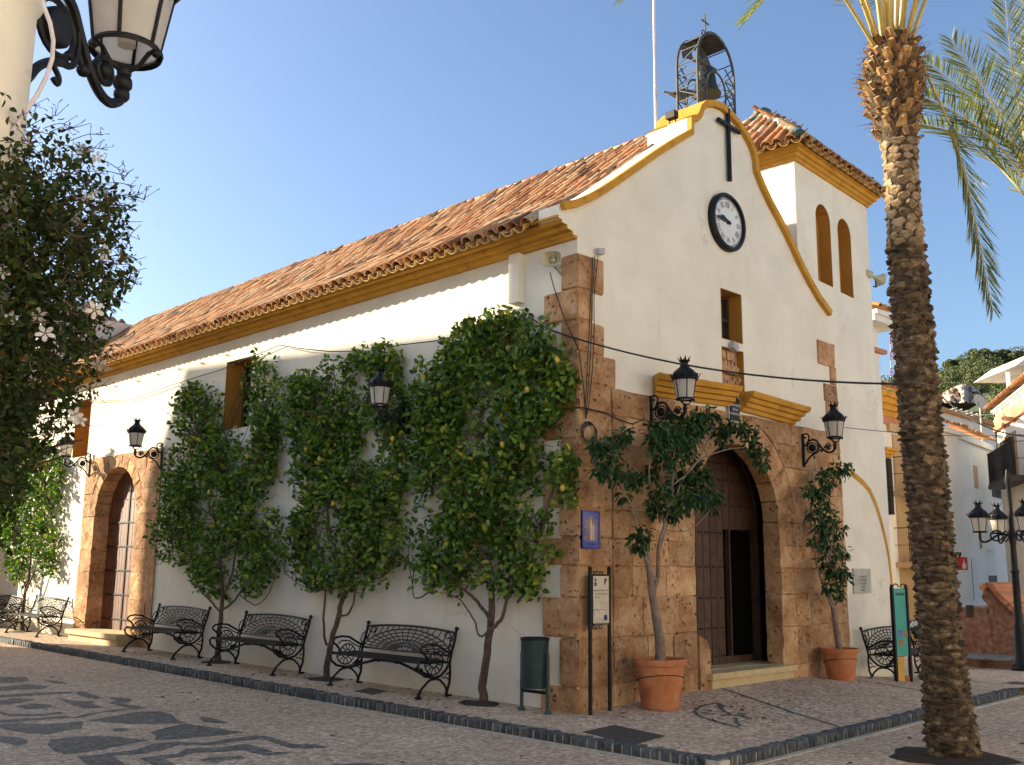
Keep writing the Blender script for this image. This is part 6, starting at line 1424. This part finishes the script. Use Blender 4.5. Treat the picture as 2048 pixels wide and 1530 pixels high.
for pp in ((2016,742),(2050,742)): q = at(*pp, 33); m = MB(); m.bar(q-Vector((0,0,1.6)), q, .12, .12); m.build('terrace_post', FARWHITE, h5)
# red hanging sign
A, B = at(1913, 1125, 29.5), at(1937, 1125, 29.8); fn, px, L = plane_fn(A, B); rsn = thing('red_sign', 'square red hanging sign with a white bulb shape', 'sign')
R = prect(px, 1915, 1114, 1936, 1140); m = MB(); m.plate(R, [], fn, 0, .12); fixn(m.build('panel', simple('sign red', [(.3, (.42, .012, .014)), (.7, (.50, .02, .02))], 3, .4), rsn)); u, v = px(1928, 1129)
m = MB(); m.plate([(u+.10*math.cos(t), v-.04+.09*math.sin(t)) for t in np.linspace(0, 2*math.pi, 14, endpoint=False)], [], fn, -.008, -.001); m.plate([(u-.03, v+.04), (u+.03, v+.04), (u+.012, v+.16), (u-.012, v+.16)], [], fn, -.008, -.001); fixn(m.build('emblem', WLET, rsn)); m = MB(); m.bar(fn(L*.4, R[2][1]+.12, 0), fn(L*.4, R[2][1], .05), .04, .04); m.bar(fn(L*.4, R[2][1]+.12, 0), fn(L*.4, R[2][1]+.12, 2.5), .04, .04); m.build('bracket', IRON, rsn)
# brick fountain house
A, B = at(1912, 1305, 21.5), at(1985, 1305, 21.0); fn, px, L = plane_fn(A, B); fo = thing('brick_fountain', 'old brick fountain house with barrel vault and stepped coping', 'fountain')
BRICKW = simple('old brickwork', [(.3, (.17, .075, .045)), (.5, (.27, .13, .08)), (.7, (.36, .22, .15))], 10, .95, .6, 30, .02); BRK = simple('orange brick', [(.3, (.42, .15, .06)), (.7, (.55, .24, .11))], 9, .9, .3, 40, .01, rv=.3)
zsp = px(1940, 1235)[1]; rr = L/2; body = [(0, -.5), (L, -.5)] + [(L/2+rr*math.cos(t), zsp+rr*.62*math.sin(t)) for t in np.linspace(0, math.pi, 14)]
m = MB(); m.plate(body, [], fn, 0, 2.2); fixn(m.build('vault', BRICKW, fo)); opening(fo, fn, prect(px, 1932, 1210, 1948, 1235), .1, SHUT, 'niche')
m = MB(); P = [px(*q) for q in ((1978,1250),(1978,1215),(1962,1195),(1968,1178),(1980,1170),(1990,1172),(2000,1190),(2018,1205),(2032,1222),(2045,1230),(2045,1312),(1978,1312))]; m.plate(P[::-1], [], fn, .02, 1.2); fixn(m.build('scroll_wall', BRICKW, fo))
cp = [px(*q) for q in ((1966,1178),(1976,1169),(1988,1171),(1996,1184),(2005,1195),(2015,1203),(2024,1212),(2033,1222),(2046,1230))]
for (a, b) in zip(cp, cp[1:]):
    for k in range(2):
        p0 = (a[0]+(b[0]-a[0])*k/2, a[1]+(b[1]-a[1])*k/2); p1 = (a[0]+(b[0]-a[0])*(k+.9)/2, a[1]+(b[1]-a[1])*(k+.9)/2); m = MB(); m.bar(fn(*p0, .5), fn(*p1, .5), 1.3, .1); m.build('brick', BRK, fo)
m = MB(); m.plate(prect(px, 1950, 1306, 2060, 1316), [], fn, -1.2, 2); fixn(m.build('basin_step', simple('grey basin stone', [(.3, (.13, .13, .125)), (.7, (.22, .22, .21))], 6, .9), fo))
# striped board behind the palm
A, B = at(1812, 1270, 20), at(1850, 1270, 20.2); fn, px, L = plane_fn(A, B); sb = thing('striped_board', 'black board with white diagonal stripes behind the palm trunk', 'board')
m = MB(); m.plate([px(*q) for q in ((1812,1262),(1822,1242),(1838,1240),(1848,1262),(1848,1280),(1836,1278),(1828,1262))][::-1], [], fn, 0, .08); fixn(m.build('panel', IRON, sb))
for k in range(5): a, b = px(1817+6*k, 1256-2*k+(14 if k > 2 else 0)), px(1824+6*k, 1243-1*k+(14 if k > 2 else 0)); m = MB(); m.bar(fn(*a, -.02), fn(*b, -.02), .02, .03, (0, 1, 0)); m.build('stripe', WLET, sb)
# street lamp with four lanterns
sl_ = thing('street_lamp', 'black street lamp post with four lanterns at the right edge', 'street lamp'); b0 = at(2046, 1350, 19.5); zg = zq(b0.x, b0.y); b0.z = zg; za = at(2040, 1070, 19.5).z; zg_l = at(1985, 1062, 19.5).z
top = at(2016, 800, 19.5); bx, by = b0.x, b0.y
m = MB(); m.lathe([(.20, 0), (.20, .12), (.13, .2), (.10, .9), (.075, 1.0), (.065, 1.9), (.085, 1.95), (.06, 2.0), (.055, za-zg-.2), (.09, za-zg), (.05, za-zg+.15), (.045, za-zg+1.0), (.07, za-zg+1.05), (.03, za-zg+1.3)], 14, (bx, by, zg)); m.build('post', IRON, sl_, 40)
lf = Vector(ray(2040, 1070)); lf.z = 0; lf.normalize(); lr = Vector((lf.y, -lf.x, 0))
for k in range(4):
    t = math.radians(204+90*k); dv = lr*math.cos(t) + lf*math.sin(t); e = Vector((bx, by, zg_l)) + dv*.62; c0 = Vector((bx, by, za))
    m = MB(); m.tube(smooth([c0, c0+dv*.25+Vector((0,0,.02)), c0+dv*.5+Vector((0,0,-.12)), e+Vector((0,0,-.16)), e+Vector((0,0,-.02))], 4), .022, 6); m.tube([c0+dv*(.3+.12*math.cos(a))+Vector((0,0,.1*math.sin(a))) for a in np.linspace(0, 6.28, 12)], .018, 5); ar = m.build('arm', IRON, sl_, 50)
    lantern_parts(ar, 1.12, e)
# ---- the long house across the square (left of the camera's view); its shadow lies on the side wall
hl_ = thing('long_house', 'tall white house along the left side of the square, behind the pillar', 'house'); X0, X1 = -16.0, -8.98
m = MB(); prf = [(8.5, -.4), (27.35, -.4), (27.35, 9.5), (26.15, 11.65), (22.7, 11.4), (17, 11.0), (12.5, 10.6), (8.5, 10.2)]
m.plate([(u, v) for u, v in prf], [], lambda u, v, w: (w, u, v), X1, X0); fixn(m.build('wall', FARWHITE, hl_))
m = MB(); m.box(X0+2, X1-.02, 14.4, 16.98, 9, 12.35); m.build('shade_block', FARWHITE, hl_); m = MB(); m.box(X0, X1-.01, -4.6, 8.49, -.4, 4.2); m.build('low_wing', FARWHITE, hl_); m = MB(); m.box(X0-.1, X1+.15, -4.7, 8.49, 4.202, 4.4); m.build('wing_roof', FARTILE, hl_)  # block on the tall roof: unseen, added to shade the church corner
for k in range(6):
    for j in range(3):
        if k < 3 and j: continue
        if j: opening(hl_, lambda u, v, w: (X1-w, u, v), rect(-2+k*4.8, -.9+k*4.8, 1.1+2.9*j, 3.0+2.9*j), .1, SHUT, 'window', TAN, .1)
        else: opening(hl_, lambda u, v, w: (X1-w, u, v), rect(-2+k*4.8, -.8+k*4.8, -.1, 2.2), .1, SHUT, 'house_door', TAN, .1)
hs_ = thing('low_house', 'low white house beyond the long house, out to the left', 'house'); m = MB(); m.box(-15.5, -9.02, 27.4, 60, -.4, 4.9); m.build('wall', FARWHITE, hs_); m = MB(); m.box(-15.6, -8.98, 27.38, 60.2, 4.902, 5.1); m.build('roof', FARTILE, hs_)
for k in range(4): opening(hs_, lambda u, v, w: (-9.02-w, u, v), rect(29+k*5, 30.1+k*5, 1, 2.4), .1, SHUT, 'window', TAN, .1)
# ================================================================== hill, rock, wood, mast
HC = [(1600,815),(1700,800),(1765,788),(1800,780),(1850,772),(1890,762),(1925,746),(1955,728),(2000,720),(2048,728),(2150,710),(2300,720),(2500,780)]
HILL = simple('dry hillside', [(.3, (.05, .06, .025)), (.55, (.10, .105, .05)), (.75, (.22, .17, .10))], .12, .95)
def hpt(x, t):
    yc = np.interp(x, [p[0] for p in HC], [p[1] for p in HC]); d = 105+95*t; yb = 945; y = yb+(yc-yb)*(t**.8); return at(x, y, d)
V, F = [], []; xs = list(range(1560, 2521, 24)); ts_ = np.linspace(0, 1, 14)
for t in ts_:
    for x in xs: p = hpt(x, t); V.append((p.x, p.y, p.z + 1.2*math.sin(p.x*.13)*math.cos(p.y*.11)*(1-t)))
n = len(xs); F = [(j*n+i, j*n+i+1, (j+1)*n+i+1, (j+1)*n+i) for j in range(len(ts_)-1) for i in range(n-1)]
b0 = len(V)
for x in xs: p = hpt(x, 1); V.append((p.x+60, p.y+60, -5)); 
for x in xs: p = hpt(x, 0); V.append((p.x-8, p.y-8, -3))
F += [((13*n)+i, (13*n)+i+1, b0+i+1, b0+i) for i in range(n-1)] + [(b0+n+i, b0+n+i+1, i+1, i) for i in range(n-1)]
me = bpy.data.meshes.new('hill'); me.from_pydata(V, [], F); struct(link('hill', me, HILL, None, 80))
WOOD = leafmat('wood foliage', [(0, (.04, .055, .018)), (.5, (.085, .11, .034)), (1, (.16, .17, .06))], .7, .15)
rs = np.random.RandomState(11)
def clump(c, R, n, fl=.8): q = rs.normal(size=(n, 3)); q /= np.linalg.norm(q, axis=1)[:, None]; return np.array(c)+q*(R*rs.uniform(.75, 1.05, n))[:, None]*np.array([1, 1, fl]), q
PP, DD = [], []
for k in range(330):
    x = rs.uniform(1750, 2110); t = rs.rand()**.7; 
    if 1860 < x < 1985 and .12 < t < .66: continue
    p = hpt(x, t); R = rs.uniform(1.0, 2.6); a, q = clump((p.x, p.y, p.z+R*.75), R, 620); PP.append(a); DD.append(np.cross(q, rs.normal(size=q.shape)))
P = np.concatenate(PP); D = np.concatenate(DD); L = rs.uniform(.16, .34, len(P)); struct(leaves('hillside_wood', P, D, L, L*.8, WOOD, None, None, 'stuff'))['label'] = 'green wood covering the far hillside'
bpy.data.objects['hillside_wood']['category'] = 'wood'; bpy.data.objects['hillside_wood']['kind'] = 'stuff'
for k, (x, y, s_, lab) in enumerate(((1958,716,3.0,'broad umbrella pine on the far skyline, left of the pair'),(1998,712,2.8,'taller umbrella pine on the far skyline, right of the pair'),(2032,712,2.2,'small dark pine on the skyline near the right edge'),(1912,733,2.4,'low pine on the skyline above the rock face'))):
    b = at(x, y+14, 196); t = thing('pine_tree', lab, 'pine tree', group='pines on the skyline'); m = MB(); m.tube([b-Vector((0,0,2)), b+Vector((.2,0,s_*.9))], [.28, .15], 7); m.build('trunk', BARK, t); PP, DD = [], []
    for j in range(9): a, q = clump((b.x+rs.normal()*s_*.33, b.y+rs.normal()*s_*.33, b.z+s_*(.15+.75*rs.rand())), s_*.36, 420, .7); PP.append(a); DD.append(np.cross(q, rs.normal(size=q.shape)))
    P = np.concatenate(PP); L = rs.uniform(.22, .45, len(P)); leaves('crown', P, np.concatenate(DD), L, L*.7, WOOD, t)
ROCK = simple('pale rock', [(.3, (.30, .22, .15)), (.5, (.50, .40, .29)), (.7, (.66, .57, .45))], .35, .95, .6, 1.2, .5)
m = MB(); nx, nz = 26, 8; G = [(1868,800),(1885,786),(1905,775),(1925,768),(1945,772),(1962,785),(1972,800)]
for j in range(nz+1):
    for i in range(nx+1):
        x = 1868+(1972-1868)*i/nx; yt = np.interp(x, [p[0] for p in G], [p[1] for p in G]); y = 806+(yt-806)*j/nz; p = at(x, y, 138+6*j/nz-2.2*rs.rand()-1.5*math.sin(i*.9+2*rs.rand())); m.v.append(tuple(p))
for j in range(nz):
    for i in range(nx): m.f.append([j*(nx+1)+i, j*(nx+1)+i+1, (j+1)*(nx+1)+i+1, (j+1)*(nx+1)+i]); m.m.append(0)
b0 = len(m.v)
for i in range(nx+1): v = Vector(m.v[nz*(nx+1)+i]); m.v.append(tuple(v+Vector((8, 8, -1))))
for i in range(nx): m.f.append([nz*(nx+1)+i, nz*(nx+1)+i+1, b0+i+1, b0+i]); m.m.append(0)
tag(m.build('rock_face', ROCK, None), 'pale bare rock face on the wooded hillside', 'rock')
ms = thing('radio_mast', 'thin red and white lattice mast on the far hill', 'mast'); RED = simple('mast red', [(.3, (.45, .05, .04)), (.7, (.52, .08, .07))], 3, .6)
bm_, tm_ = at(1788, 768, 198), at(1783, 672, 198)
for k in range(6):
    a, b = bm_.lerp(tm_, k/6), bm_.lerp(tm_, (k+1)/6); m = MB(); w_ = .55-.05*k
    for s_ in (-1, 1): m.bar(a+RT*w_*s_, b+RT*(w_-.05)*s_, .14, .14)
    for j in range(4): m.bar(a.lerp(b, j/4)+RT*w_*(1 if j % 2 else -1), a.lerp(b, (j+1)/4)+RT*w_*(-1 if j % 2 else 1), .10, .10)
    m.build('mast_section', RED if k % 2 else WLET, ms)
cable('cable', 'black cable crossing before the middle distance houses', sag(at(1880, 790, 26), at(2075, 872, 22), .3), .018)
# ---- unseen houses added behind the camera as sunlit reflectors that warm the facade
ROOFR = [(-26, -15.5, 8.2), (-15.3, -6.5, 9.4), (-6.3, 3.2, 8.0), (3.4, 13, 9.6), (13.2, 24, 8.4)]
for k, (xa, xb, hh) in enumerate(ROOFR):
    hb = thing('bounce_house', ('white bounce house added behind the camera at the far left end of its row', 'white bounce house added behind the camera, second of its row from the left', 'white bounce house added straight behind the camera', 'tallest white bounce house of the row added behind the camera', 'white bounce house added behind the camera at the right end of its row')[k], 'house', group='bounce houses added behind the camera')
    m = MB(); m.box(xa, xb, -28, -19.5, -.5, hh); m.build('wall', FARWHITE, hb); m = MB(); m.box(xa-.1, xb+.1, -28.2, -19.2, hh+.002, hh+.25); m.build('roof', FARTILE, hb)
    fnb = lambda u, v, w: (u, -19.5-w, v)
    for j in range(3):
        for i in range(3):
            u = xa+1.2+i*(xb-xa-2.4)/2.0-.5; opening(hb, fnb, rect(u, u+1.0, (.0 if j == 0 else .8)+2.8*j, 2.2+2.8*j), .1, SHUT, 'window' if j else 'house_door', TAN, .1)
